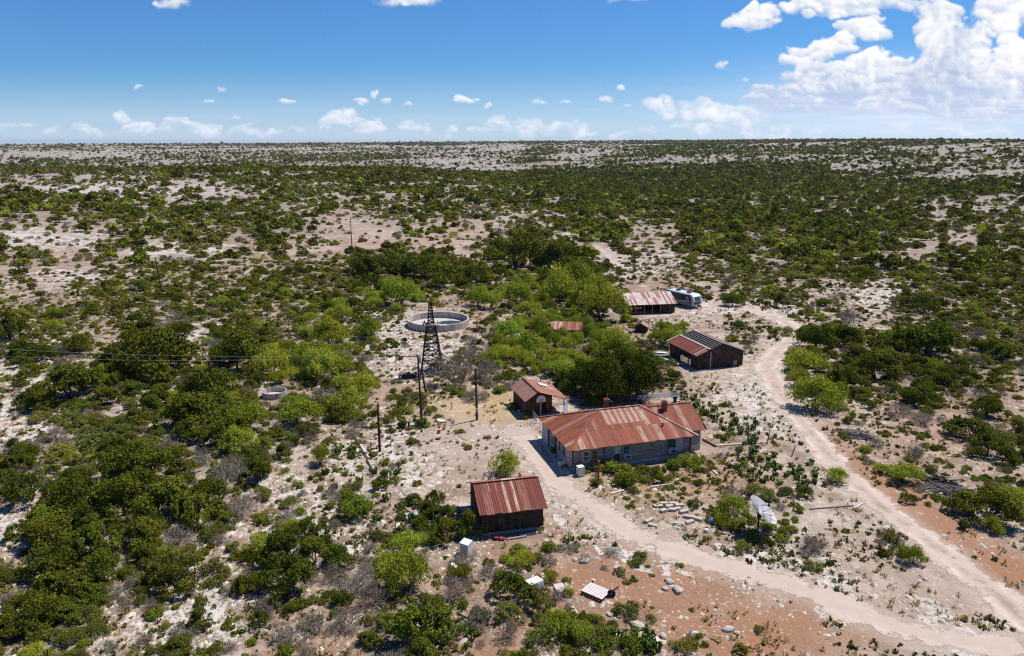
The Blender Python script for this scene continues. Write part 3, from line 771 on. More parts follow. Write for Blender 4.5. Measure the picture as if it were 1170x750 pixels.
def pads(seed, n, spread=.8):
    """prickly pear: flat oval pads growing on pads"""
    rng = random.Random(seed); V, F, T = [], [], []
    heads = []
    for _ in range(max(3, n // 5)):
        a, q = rng.uniform(0, 6.28), rng.uniform(0, spread)
        heads.append((Vector((q * math.cos(a), q * math.sin(a), 0)), 0))
    cnt = 0
    while cnt < n and heads:
        p, lev = heads.pop(rng.randrange(len(heads)))
        yaw, tilt = rng.uniform(0, 6.28), rng.uniform(-1.0, 1.0); s = rng.uniform(.12, .20)
        axis = Vector((math.cos(yaw + 1.57) * math.sin(tilt), math.sin(yaw + 1.57) * math.sin(tilt), math.cos(tilt)))
        side = Vector((math.cos(yaw), math.sin(yaw), 0)); nr = axis.cross(side); c = p + axis * s * .95
        i = len(V); m = 8; tone = rng.uniform(0, 1)
        for sg in (-1, 1):
            for k in range(m):
                a = 2 * math.pi * k / m
                V.append(tuple(c + side * math.cos(a) * s * .72 + axis * math.sin(a) * s + nr * sg * .012))
            V.append(tuple(c + nr * sg * .032))
        for k in range(m):
            j = (k + 1) % m
            F.append((i + k, i + j, i + m, i + m)); F.append((i + m + 1 + j, i + m + 1 + k, i + 2 * m + 1, i + 2 * m + 1))
            F.append((i + j, i + k, i + m + 1 + k, i + m + 1 + j))
        T += [tone] * (2 * m + 2); cnt += 1
        if lev < 2:
            for _ in range(rng.choice((1, 2, 2, 3))):
                heads.append((c + axis * s * .8 + side * rng.uniform(-.5, .5) * s, lev + 1))
    # triangles written as 4-tuples with a doubled corner become real triangles
    T3 = [f[:3] for f in F if f[2] == f[3]]; Q = [f for f in F if f[2] != f[3]]
    tri = T3 + [q[:3] for q in Q] + [(q[0], q[2], q[3]) for q in Q]
    return np.array(V), np.array(tri), np.array(T)

KINDS = {}   # name -> dict(variants=[(crown mesh, trunk mesh or None)], lods, ...)
def quad2(V, F, T, V2, F2):
    """leaves and twigs in one mesh: index of the second material 1"""
    return np.concatenate([V, V2]), np.concatenate([F, F2 + len(V)]), np.concatenate([T, np.full(len(V2), .5)]), np.concatenate([np.zeros(len(F)), np.ones(len(F2))])

def make_kinds():
    def add(kind, leafmat, barkmat, make_c, make_t, nvar, crown_name='crown', trunk_name='trunk'):
        vs = []
        for s in range(nvar):
            V, F, T = make_c(s)
            V2, F2 = sticks(make_t(s)) if make_t else (None, None)
            cm = np_mesh(kind + '_' + crown_name, V, F, MAT[leafmat], T)
            tm = np_mesh(kind + '_' + trunk_name, V2, F2, MAT[barkmat]) if make_t else None
            if make_t:
                aV, aF, aT, mi = quad2(V, F, T, V2, F2)
                whole = np_mesh(kind, aV, aF, [MAT[leafmat], MAT[barkmat]], aT, mi=mi)
            else: whole = cm
            vs.append((cm, tm, whole))
        KINDS[kind] = vs
    add('juniper_tree', 'juniper', 'bark', lambda s: crown(100 + s, 8500, 15, .72, .33, 1.22, .064, .75, jitter=.9, gap=.31), lambda s: branching(300 + s, 3, 1.0, .9, .045, 2), 6)
    add('mesquite_tree', 'mesquite', 'bark', lambda s: crown(200 + s, 6500, 20, .74, .30, 1.05, .085, .36, zmin=-.2, jitter=1.0, gap=.26, feather=.22), lambda s: branching(400 + s, 3, 1.0, 1.0, .04, 2), 5)
    add('brush_shrub', 'scrub', 'twig', lambda s: crown(500 + s, 4600, 11, .68, .33, .85, .068, .6, jitter=1.0, gap=.30), lambda s: branching(600 + s, 6, .9, .9, .018, 2, lean=.8), 6)
    add('green_bush', 'greenbush', 'twig', lambda s: crown(700 + s, 2000, 8, .64, .36, .85, .12, .5, jitter=1.0, gap=.26), lambda s: branching(800 + s, 5, .8, .9, .02, 1, lean=.7), 4)
    add('live_oak_tree', 'oak', 'bark', lambda s: crown(900 + s, 14000, 22, .66, .36, 1.2, .05, .75, jitter=.8, gap=.14), lambda s: branching(950 + s, 2, 1.1, .8, .06, 2), 2)
    # leafless shrubs: one body of grey twigs
    vs = []
    for s in range(5):
        V, F = sticks(branching(1000 + s, 9, .95, 1.0, .026, 4, 3, .68, lean=1.0, decay=.64))
        rng = np.random.default_rng(1000 + s); T = np.repeat(rng.uniform(0, 1, len(V) // 6), 6)
        V2, F2, T2 = crown(1050 + s, 900, 10, .66, .36, .85, .20, .08, jitter=1.2, gap=.34)
        V, F, T = np.concatenate([V, V2]), np.concatenate([F, F2 + len(V)]), np.concatenate([T, T2])
        me = np_mesh('leafless_shrub', V, F, MAT['deadtwig'], T); vs.append((me, None, me))
    KINDS['leafless_shrub'] = vs
    vs = []
    for s in range(6):
        V, F, T = pads(1100 + s, 70, .5)
        me = np_mesh('prickly_pear', V, F, MAT['cactus'], T); vs.append((me, None, me))
    KINDS['prickly_pear'] = vs

def lod_sets(kind):
    """coarser crowns for plants that show only a few pixels wide: medium (quads), small (quads), tiny (quads)"""
    if kind == 'leafless_shrub':
        out = []
        for d, tr, kk in ((3, 420, .24), (2, 150, .34), (1, 46, .5), (0, 12, .9)):
            L = []
            for s in range(3):
                L.append(crown(2000 + s, tr, 8, .66, .36, .85, kk, .22 + .08 * (3 - d), jitter=1.0, gap=.2))
            out.append(L)
        return out
    if kind == 'prickly_pear':
        out = []
        for n in (30, 14, 8, 5):
            L = []
            for s in range(3):
                V, F, T = crown(2100 + s, n * 3, 4, .6, .3, .6, .26, .8); L.append((V, F, T))
            out.append(L)
        return out
    prm = {'juniper_tree': (9, .62, .42, 1.05, .75), 'mesquite_tree': (12, .72, .34, 1.0, .5), 'brush_shrub': (8, .66, .38, .80, .65), 'green_bush': (6, .62, .42, .8, .65)}[kind]
    out = []
    for n, leaf in ((620, .185), (260, .28), (70, .48), (14, .95)):
        L = []
        for s in range(4):
            V, F, T = crown(2200 + s, n, prm[0], prm[1], prm[2], prm[3], leaf, prm[4], jitter=.7, zmin=-.15, gap=.16 if n > 100 else 0); L.append((V, F, T))
        out.append(L)
    return out

# ------------------------------------------------------------------ where every plant stands
PLANTS = []   # (kind, x, y, z, radius, height factor)
CELLS = {}
def clear_of(x, y, r, k=.62):
    cx, cy = int(x // 4), int(y // 4)
    for i in range(cx - 2, cx + 3):
        for j in range(cy - 2, cy + 3):
            for (a, b, q) in CELLS.get((i, j), ()):
                if (a - x) ** 2 + (b - y) ** 2 < (k * (q + r)) ** 2: return False
    return True
def put(kind, x, y, r, hf=1.0, z=None):
    PLANTS.append((kind, x, y, tz(x, y) if z is None else z, r, hf))
    CELLS.setdefault((int(x // 4), int(y // 4)), []).append((x, y, r))

def hand(kind, px, py, wpx, hf=1.0):
    """a plant read off the photo: foot of the crown at (px, py), crown wpx wide"""
    x, y, z = P(px, py); d = y * CP + (CAM_H - z) * SP
    r = wpx * d / FOC / 2
    put(kind, x, y + r * .75, r, hf * (1.25 if kind == 'mesquite_tree' else 1.08))

HAND = [
 ('juniper_tree', [(165,440,104,1),(132,428,62,.9),(62,470,100,.75),(112,470,50,.8),(20,414,44),(38,416,40),(84,407,42),(230,465,70),(262,432,80),(205,500,85,.9),(245,515,70,.9),(290,560,48,1.1),
   (165,560,70,1),(120,560,90,.9),(70,600,80,1),(125,605,90,1),(215,610,70,1),(40,640,70,1),(100,650,80,1),(20,585,70,1),(190,690,62,1.1),(150,640,70),(60,700,80,1),(25,730,70,1),(230,590,60),(180,600,80,1),
   (355,655,55,1.1),(320,690,75,1.1),(345,620,40),(535,618,42,1.35),(498,605,48,1),(512,628,50,.95),(470,752,95,1),(578,690,58,1),(612,702,48,1.05),(545,668,10),
   (1010,440,62,1),(985,420,40),(1078,415,100,.75),(1035,412,50),(975,452,52,1.1),(1062,470,56,.7),(1125,512,66,.7),(1150,612,80,.9),(1098,590,38,.8),(1115,640,10),(940,405,60,.9),(972,400,46),(1135,480,40),(1155,535,40,1),
   (590,312,84,.95),(640,312,62,1),(545,328,46,1),(480,320,60,.8),(505,330,50),(430,318,66,.7),(575,300,50,.9),(455,312,50,.8),(840,352,30,.9),(897,353,26,1.1),(1015,640,20,.7)]),
 ('live_oak_tree', [(694,466,72,1.45),(733,466,68,1.5),(668,455,52,1.3),(712,445,56,1.5)]),
 ('mesquite_tree', [(336,496,66,.75),(394,482,58,1),(305,436,50,1.1),(350,425,62,.9),(372,398,48),(420,390,40),(455,352,56,.95),(640,352,62,1.1),(690,372,70,1.1),(606,366,40,.8),(582,392,46,.9),(602,408,44,.8),(652,420,46,.6),(636,428,46,.65),(704,398,44,.8),(590,352,46),(560,355,36,.9),(545,352,34,1.2),
   (660,340,60),(680,355,60),(708,418,54,.9),(560,420,34,.9),(570,415,30),(942,476,66,.95),(926,430,56,.7),(912,415,30,.8),(1042,560,46,.8),(962,556,36,.8),(1012,545,26,.8),(460,690,70,1.15),(440,660,40),(405,600,46,1),(388,640,20),(1050,650,36,1),(1140,612,34,.8),(760,400,40,.9),(363,535,28,1.5),(275,500,60,.9),(265,525,50),(362,440,62,1),(410,455,50,.8),(290,640,40,.9),(578,548,46,1),(385,425,40,.9),(640,735,50,1),(665,742,44)]),
 ('brush_shrub', [(352,472,44,.7),(350,500,36),(105,515,68,.75),(60,530,60,.5),(300,600,40,.6),(620,745,50),(690,745,50),(240,470,50),(285,480,50),(430,620,24),(465,455,22),(835,620,10),(420,585,26,.7),(375,510,20),(1030,420,50,.8),(900,385,30,.8),(1060,360,50),(855,395,20,.6)]),
 ('leafless_shrub', [(522,448,62,1.3),(498,430,34,1),(552,440,40,1),(555,425,30),(75,405,36,.9),(65,432,34),(250,560,50,1),(262,545,40),(390,730,50),(350,735,50,.8),(420,705,60,.9),(470,655,30),(520,690,50,.8),(545,725,50,.8),(580,740,40),(325,605,30,.7),(535,650,40,.7),(560,665,30),(640,690,26),(190,520,30),(170,700,26),(400,690,60,.8),(378,672,44,.8),(975,372,36,.9),(835,330,28),(960,470,24),(1060,490,40,.6),(1035,478,40,.6),(380,605,20,.8),(375,570,24,.9),(700,640,36,.35),(650,635,36,.35)]),
 ('green_bush', [(690,545,44,.8),(722,562,46,.85),(713,548,36,.8),(738,545,30,.8),(752,548,28),(775,540,30,.9),(790,535,34,.9),(800,530,22),(800,558,20,1),(822,556,20),(783,562,12),(826,565,10),(683,558,20,1.2),(668,545,26,.6),(640,520,30,.6),(632,508,24,.6),(648,534,18,.6),
   (832,606,34,1.05),(848,612,34,1),(822,600,30,1),(862,622,34,.9),(880,612,30,.8),(858,600,24),(905,612,22,.9),(898,622,24,.7),(915,588,20,.9),(730,652,20,.8),(735,638,14,.9),(722,648,18,.5),(777,650,13,1),(812,618,10),(620,600,14,1.2),(617,610,12),(592,640,36,.6),(578,648,30,.6),(792,700,10),(800,732,14),(806,742,16),
   (945,352,24,1),(850,376,22),(810,415,14,1.2),(588,470,22,.9),(572,452,24,.9),(600,480,16),(1045,545,22),(1022,548,18),(995,520,24,.7),(990,528,20,.7),(970,505,18,.8),(962,500,14),(1110,570,12),(340,590,20),(500,610,10),(745,660,10,.8),(690,752,40),(720,752,40),(655,735,40,.9),(680,720,30),(480,490,24,.6),(470,510,18),(440,535,24,.7),(410,540,16),(402,525,20),(462,475,30,.6),(500,480,16,.7),(515,452,30,.8),(530,455,20,.8)]),
 ('prickly_pear', [(478,490,24),(460,492,22),(500,478,10),(440,548,20),(452,545,20),(425,545,18),(440,575,20),(470,600,24),(455,612,22),(490,610,24),(480,600,20),(555,715,26),(570,718,22),(540,718,20),(715,742,34,.9),(735,748,34,.9),(700,735,30,.9),(750,752,30),(385,520,16),(400,520,18),(370,545,16),(382,560,14),(410,555,18),(395,600,18),(430,600,20),(590,470,12),(602,466,14),(610,472,12)]),
]
def strip(pts, n, kind, w, size):
    """n plants along a line of photo points"""
    L = smooth_line([at(*p) for p in pts]); rng = random.Random(n)
    for _ in range(n):
        i = rng.randrange(len(L)); x, y = L[i] + np.array([rng.gauss(0, w), rng.gauss(0, w)])
        r = size * rng.uniform(.6, 1.3)
        if clear_of(x, y, r, .55): put(kind, x, y, r, rng.uniform(.7, 1.1))

NOGO = []   # (x, y, radius) kept free of wild plants: buildings, tanks, goods
def blocked(x, y, r):
    for a, b, q in NOGO:
        if (a - x) ** 2 + (b - y) ** 2 < (q + r * .55) ** 2: return True
    return False

MIX = {  # code: (cover, [(kind, share, mean radius, spread)])
 0: (.003, [('green_bush', .8, .4, .15), ('prickly_pear', .2, .4, .15)]),
 1: (.13, [('green_bush', .2, .5, .2), ('prickly_pear', .05, .5, .2), ('brush_shrub', .45, .7, .3), ('leafless_shrub', .30, .7, .3)]),
 2: (.34, [('brush_shrub', .34, .9, .4), ('green_bush', .2, .6, .25), ('juniper_tree', .16, 1.3, .5), ('leafless_shrub', .24, .9, .4), ('prickly_pear', .06, .6, .2)]),
 3: (.52, [('brush_shrub', .42, 1.1, .45), ('juniper_tree', .32, 1.6, .6), ('leafless_shrub', .14, 1.0, .4), ('green_bush', .07, .7, .3), ('mesquite_tree', .05, 1.5, .5)]),
 4: (.82, [('brush_shrub', .42, 1.3, .5), ('juniper_tree', .38, 1.8, .6), ('mesquite_tree', .09, 1.7, .5), ('leafless_shrub', .11, 1.1, .4)]),
 5: (.92, [('juniper_tree', .55, 2.1, .7), ('brush_shrub', .26, 1.4, .5), ('mesquite_tree', .08, 1.8, .5), ('leafless_shrub', .11, 1.1, .4)]),
 6: (.85, [('mesquite_tree', .72, 2.0, .6), ('brush_shrub', .16, 1.4, .5), ('juniper_tree', .06, 1.7, .5), ('green_bush', .06, .8, .3)]),
 7: (.52, [('leafless_shrub', .62, 1.2, .4), ('brush_shrub', .26, 1.0, .4), ('green_bush', .06, .6, .2), ('juniper_tree', .06, 1.3, .4)]),
 8: (.35, [('prickly_pear', .85, .7, .25), ('green_bush', .15, .6, .2)]),
 9: (0, [])}

def scatter():
    for kind, items in HAND:
        for it in items: hand(kind, *it)
    strip([(772, 440), (790, 457), (805, 470), (825, 484), (842, 494), (858, 503)], 95, 'prickly_pear', .9, .75)
    strip([(745, 432), (760, 440), (775, 448)], 26, 'prickly_pear', .9, .7)
    strip([(852, 520), (872, 530), (900, 540), (925, 548)], 60, 'prickly_pear', 1.3, .72)
    strip([(855, 540), (875, 546), (895, 548)], 34, 'prickly_pear', 1.0, .7)
    strip([(838, 372), (858, 378), (880, 380), (885, 390)], 34, 'prickly_pear', 1.6, .8)
    strip([(905, 640), (920, 648), (930, 640), (955, 655)], 7, 'prickly_pear', .8, .5)
    strip([(940, 590), (975, 600), (1000, 612)], 6, 'prickly_pear', .8, .4)
    strip([(1005, 622), (1020, 640), (1040, 652)], 6, 'prickly_pear', 1.0, .45)
    strip([(865, 632), (890, 640), (905, 632)], 6, 'prickly_pear', .8, .45)
    for (hx, hy, hr, hh) in ((6.3, 129.0, 1.7, 1.5), (9.0, 127.9, 1.9, 1.25), (11.6, 128.2, 1.6, 1.35), (13.8, 130.0, 1.9, 1.5), (7.6, 126.3, 1.9, 1.2), (11.0, 125.4, 2.0, 1.1), (5.4, 132.5, 1.9, 1.7), (14.0, 133.5, 2.0, 1.6), (8.3, 129.9, 1.15, 1.75), (11.9, 130.2, 1.0, 1.8), (9.5, 123.4, 1.9, 1.1)): put('mesquite_tree', hx, hy, hr, hh * 1.25)
    strip([(680, 560), (740, 568), (800, 560), (815, 540)], 30, 'green_bush', 1.3, .42)
    rng = np.random.default_rng(21)
    # near ground: one dart per square of a jittered lattice
    for (ra, rb, st) in ((38, 235, 1.0),):
        X, Y = np.meshgrid(np.arange(-1.0 * rb, 1.0 * rb, st), np.arange(30, rb, st))
        X = X + rng.uniform(-.5, .5, X.shape) * st; Y = Y + rng.uniform(-.5, .5, X.shape) * st
        r = np.hypot(X, Y); m = (r > ra) & (r < rb) & (np.abs(X / Y) < 1.05)
        X, Y = X[m], Y[m]; o = rng.permutation(len(X)); X, Y = X[o], Y[o]
        Z = terr(X, Y); C = codes(X, Y, Z)
        rd = np.minimum(line_dist(X, Y, ROAD), line_dist(X, Y, DRIVE)); rd2 = np.minimum(line_dist(X, Y, FARTRACK), 9)
        U = rng.uniform(0, 1, (len(X), 3)); G = rng.normal(size=len(X))
        for i in range(len(X)):
            cov, mix = MIX[int(C[i])]
            if not mix: continue
            t, kk = U[i, 0], mix[-1]
            for q in mix:
                if t < q[1]: kk = q; break
                t -= q[1]
            rad = max(.25, kk[2] + kk[3] * G[i])
            pr = cov * st * st / (math.pi * rad * rad) * (2.6 if C[i] >= 3 else 1.6)
            if U[i, 1] > pr: continue
            if rd[i] < 1.9 + rad * .6 or rd2[i] < 1.4 + rad * .5 or blocked(X[i], Y[i], rad): continue
            if not clear_of(X[i], Y[i], rad, .40 if C[i] >= 3 else .55): continue
            put(kk[0], float(X[i]), float(Y[i]), rad, float(.8 + .4 * U[i, 2]), float(Z[i]))

def underbrush():
    rng = np.random.default_rng(29); st = 1.25
    X, Y = np.meshgrid(np.arange(-150, 150, st), np.arange(32, 200, st))
    X = X + rng.uniform(-.5, .5, X.shape) * st; Y = Y + rng.uniform(-.5, .5, X.shape) * st
    m = (np.hypot(X, Y) < 200) & (np.abs(X / Y) < .78) & (np.hypot(X, Y) > 38); X, Y = X[m], Y[m]
    Z = terr(X, Y); C = codes(X, Y, Z); rd = np.minimum(line_dist(X, Y, ROAD), line_dist(X, Y, DRIVE)); U = rng.uniform(0, 1, (len(X), 3))
    pr = np.array([.01, .08, .22, .44, .54, .50, .46, .46, .06, 0])[C]
    for i in np.where(U[:, 0] < pr)[0]:
        r = .35 + .55 * U[i, 1]
        if rd[i] < 2 + r or blocked(X[i], Y[i], r) or not clear_of(X[i], Y[i], r, .30): continue
        k = 'brush_shrub' if U[i, 2] < .52 else ('leafless_shrub' if U[i, 2] < .78 else ('green_bush' if U[i, 2] < .93 else 'juniper_tree'))
        put(k, float(X[i]), float(Y[i]), float(r * (1.3 if k == 'juniper_tree' else 1)), float(.8 + .5 * U[i, 1]), float(Z[i]))

FAR = {}     # kind -> list of arrays (x, y, z, radius) by distance class
def scatter_far():
    rng = np.random.default_rng(33)
    for (ra, rb, st) in ((235, 420, 2.1), (420, 900, 3.0), (900, 1700, 5.0), (1700, 3400, 10.0), (3400, 6500, 20.0)):
        X, Y = np.meshgrid(np.arange(-.86 * rb, .86 * rb, st), np.arange(ra * .7, rb, st))
        X = X + rng.uniform(-.5, .5, X.shape) * st; Y = Y + rng.uniform(-.5, .5, X.shape) * st
        r = np.hypot(X, Y); m = (r >= ra) & (r < rb) & (np.abs(X / Y) < np.where(r < 900, .86, .74))
        X, Y = X[m], Y[m]; Z = terr(X, Y); r = r[m]
        C = codes(X, Y, Z, .35)
        # the near ridge of the left hides the valley: leave out what no eye near the camera could see
        if ra >= 420:
            el = (CAM_H + 4 - Z) / r
            vis = np.ones(len(X), bool)
            for q in np.linspace(.30, .96, 14):
                zz = terr(X * q, Y * q)
                vis &= ((CAM_H + 4 - zz + 1.0) / (r * q)) > el * .92 - .001
            X, Y, Z, r, C = X[vis], Y[vis], Z[vis], r[vis], C[vis]
        cov = np.array([MIX[c][0] for c in range(10)])[C]
        cov = cov * (.45 + .75 * sstep(.36, .60, fbm(X / 38, Y / 38, 3, 411)))
        # thickets keep to the valley floor; the hillsides beyond its edge carry scattered shrubs on open rock
        if ra >= 420:
            uu = X / Y; rr_ = np.hypot(X, Y)
            edge = np.interp(uu, [-.8, -.3, -.1, 0, .15, .25, .33, .40, .47, .55, .75], [930, 960, 930, 850, 900, 1020, 1260, 1050, 800, 620, 470])
            rr_ = rr_ + 420 * (fbm(X / 300, Y / 300, 3, 421) - .5) + 160 * (fbm(X / 80, Y / 80, 3, 423) - .5)
            inside = sstep(1.06, .94, rr_ / edge)
            cl = .45 * fbm(X / 130, Y / 130, 3, 91) + .55 * (1 - fbm(X / 380, Y / 380, 4, 9))
            out_ = np.where(uu < 0, .20, .26) * (.25 + 1.5 * sstep(.40, .62, cl)) * (1 + .4 * (r > 1700))
            cov = np.clip(cov * (inside + (1 - inside) * out_), .02, .9)
        for kname in ('juniper_tree', 'brush_shrub', 'mesquite_tree', 'leafless_shrub', 'green_bush'):
            sh = np.array([next((q[1] for q in MIX[c][1] if q[0] == kname), 0) for c in range(10)])[C]
            mr = {'juniper_tree': 2.4, 'brush_shrub': 1.75, 'mesquite_tree': 2.1, 'leafless_shrub': 1.5, 'green_bush': 1.0}[kname]
            if ra >= 420 and kname in ('green_bush', 'leafless_shrub'): sh = sh * ((1.0 if kname == 'leafless_shrub' else .5) if ra < 900 else (.12 if kname == 'leafless_shrub' else 0))
            if ra >= 900 and kname == 'juniper_tree': sh = sh * 1.25
            big = 1.0 if ra < 420 else (1.1 if ra < 900 else (1.25 if ra < 1700 else (1.6 if ra < 3400 else 3.0)))
            mr *= big
            p = cov * sh * st * st / (math.pi * mr * mr) * 1.55
            u = rng.uniform(0, 1, len(X)); s = u < p
            if ra < 420: s &= (np.minimum(line_dist(X, Y, FARROAD), line_dist(X, Y, FARTRACK)) > 2.6)
            rad = np.clip(mr * (1 + .34 * rng.normal(size=s.sum())), mr * .4, mr * 1.9)
            FAR.setdefault(kname, []).append((X[s], Y[s], Z[s], rad, np.full(s.sum(), 1 if ra < 420 else (2 if ra < 900 else 3))))

def merged(kind, name, label, cat, rest, mat):
    """everything of one kind beyond the nearest three hundred, as one object"""
    lods = [[(V.astype(np.float32), F.astype(np.int32), T.astype(np.float32)) for V, F, T in q] for q in lod_sets(kind)]; rng = np.random.default_rng(len(name))
    xs, ys, zs, rs, lv = [np.concatenate(a).astype(np.float32) for a in zip(*(FAR.get(kind, []) + rest))]
    Vs, Fs, Ts, off = [], [], [], 0
    for L in (0, 1, 2, 3):
        for vi, (V, F, T) in enumerate(lods[L]):
            nv = len(lods[L])
            pick = np.where((lv == L) & ((np.arange(len(xs)) % nv) == vi))[0]
            if not len(pick): continue
            n = len(pick); a = rng.uniform(0, 6.283, n).astype(np.float32); s = rs[pick]; hf = s * rng.uniform(.75, 1.1, n).astype(np.float32)
            ca, sa = np.cos(a)[:, None], np.sin(a)[:, None]
            vx = (V[None, :, 0] * ca - V[None, :, 1] * sa) * s[:, None] + xs[pick][:, None]
            vy = (V[None, :, 0] * sa + V[None, :, 1] * ca) * s[:, None] + ys[pick][:, None]
            vz = V[None, :, 2] * hf[:, None] + zs[pick][:, None] - .12
            Vs.append(np.stack([vx, vy, vz], -1).reshape(-1, 3))
            Fs.append((F[None] + (np.arange(n, dtype=np.int32) * len(V))[:, None, None]).reshape(-1, F.shape[1]) + np.int32(off)); off += n * len(V)
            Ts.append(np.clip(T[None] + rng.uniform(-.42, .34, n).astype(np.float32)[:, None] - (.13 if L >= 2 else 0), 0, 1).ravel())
    me = np_mesh(name, np.concatenate(Vs), np.concatenate(Fs), mat, np.concatenate(Ts))
    o = bpy.data.objects.new(name, me); COL.objects.link(o)
    print(name, 'plants', len(xs), 'faces', len(me.polygons))
    return tag(o, label, cat, kind='stuff')

LANDMARKS = []   # (x, y, phrase)
WORDS = {
 'juniper_tree': (('small', '', 'big'), 'dark green juniper', 'juniper', 'junipers of the scrubland'),
 'mesquite_tree': (('small', '', 'big'), 'bright green feathery mesquite', 'mesquite', 'mesquites of the scrubland'),
 'brush_shrub': (('small', '', 'wide'), 'olive brown brush shrub', 'shrub', 'olive brush shrubs of the scrubland'),
 'green_bush': (('tiny', 'low', 'full'), 'fresh green bush', 'bush', 'fresh green bushes on the stony ground'),
 'leafless_shrub': (('small', '', 'big'), 'grey leafless shrub', 'bare shrub', 'leafless grey shrubs'),
 'prickly_pear': (('small', '', 'big'), 'prickly pear clump', 'cactus', 'prickly pears on the stony ground'),
 'live_oak_tree': (('', '', ''), 'rounded dark live oak', 'oak', 'oaks behind the house')}

def plant_all():
    by = {}
    for p in PLANTS: by.setdefault(p[0], []).append(p)
    for kind, lst in by.items():
        def vis(p):
            px, py = pix(p[1], p[2], p[3]); ins = -25 < px < 1195 and 150 < py < 765
            return ((0 if ins else 1), -p[4] / math.hypot(p[1], p[2]))
        lst.sort(key=vis)
        top, rest = lst[:300], lst[300:]
        rest = rest + [p for p in top if vis(p)[0]]; top = [p for p in top if vis(p)[0] == 0]
        med = sorted(p[4] for p in top); lo, hi = med[len(med) // 4], med[3 * len(med) // 4]
        sizes, noun, cat, group = WORDS[kind]; var = KINDS[kind]
        rng = random.Random(kind)
        for i, (k, x, y, z, r, hf) in enumerate(top):
            cm, tm, whole = var[i % len(var)]
            d = math.hypot(x, y)
            pxx, pyy = pix(x, y, z + .4 * r)
            near = sorted((math.hypot(x - a, y - b), ph) for a, b, ph in LANDMARKS)
            size = sizes[0 if r < lo else (2 if r > hi else 1)]
            where = ' near ' + near[0][1] if near and near[0][0] < 9 else ''
            label = f"{size} {noun}{where}, {int(round(pxx / 11.7))} percent across and {int(round(pyy / 7.5))} percent down".strip()
            if len(label.replace('-', ' ').split()) > 16: label = f"{noun}{where}, {int(round(pxx / 11.7))} percent across, {int(round(pyy / 7.5))} down"
            rz = rng.uniform(0, 6.283)
            if tm is not None and d < 118:
                o = bpy.data.objects.new(kind, None); COL.objects.link(o); o.empty_display_size = .3
                for nm, me in (('crown', cm), ('trunk', tm)):
                    c = bpy.data.objects.new(nm, me); COL.objects.link(c); c.parent = o
            else:
                o = bpy.data.objects.new(kind, whole); COL.objects.link(o)
            o.location = (x, y, z - .05); o.rotation_euler = (rng.uniform(-.06, .06), rng.uniform(-.06, .06), rz)
            o.scale = (r, r * rng.uniform(.85, 1.12), r * hf)
            tag(o, label, cat, group)
        by[kind] = [(np.array([p[1] for p in rest]), np.array([p[2] for p in rest]), np.array([p[3] for p in rest]), np.array([p[4] for p in rest]), np.array([1 if p[4] < .8 else 0 for p in rest]))] if rest else []
        print(kind, 'individuals', len(top), 'rest', len(rest))
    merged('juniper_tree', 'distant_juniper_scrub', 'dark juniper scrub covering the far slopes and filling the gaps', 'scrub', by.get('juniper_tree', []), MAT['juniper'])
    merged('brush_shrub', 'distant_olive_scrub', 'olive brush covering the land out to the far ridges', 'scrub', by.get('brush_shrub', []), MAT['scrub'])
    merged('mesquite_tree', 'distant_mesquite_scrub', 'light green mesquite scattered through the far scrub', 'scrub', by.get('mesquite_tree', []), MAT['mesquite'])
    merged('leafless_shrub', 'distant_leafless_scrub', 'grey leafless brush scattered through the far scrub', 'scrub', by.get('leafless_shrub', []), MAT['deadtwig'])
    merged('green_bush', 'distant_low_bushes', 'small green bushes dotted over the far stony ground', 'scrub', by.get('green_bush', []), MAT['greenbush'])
    if by.get('prickly_pear'): merged('prickly_pear', 'low_cactus_cover', 'low prickly pear cover on the stony ground', 'cactus', by['prickly_pear'], MAT['cactus'])

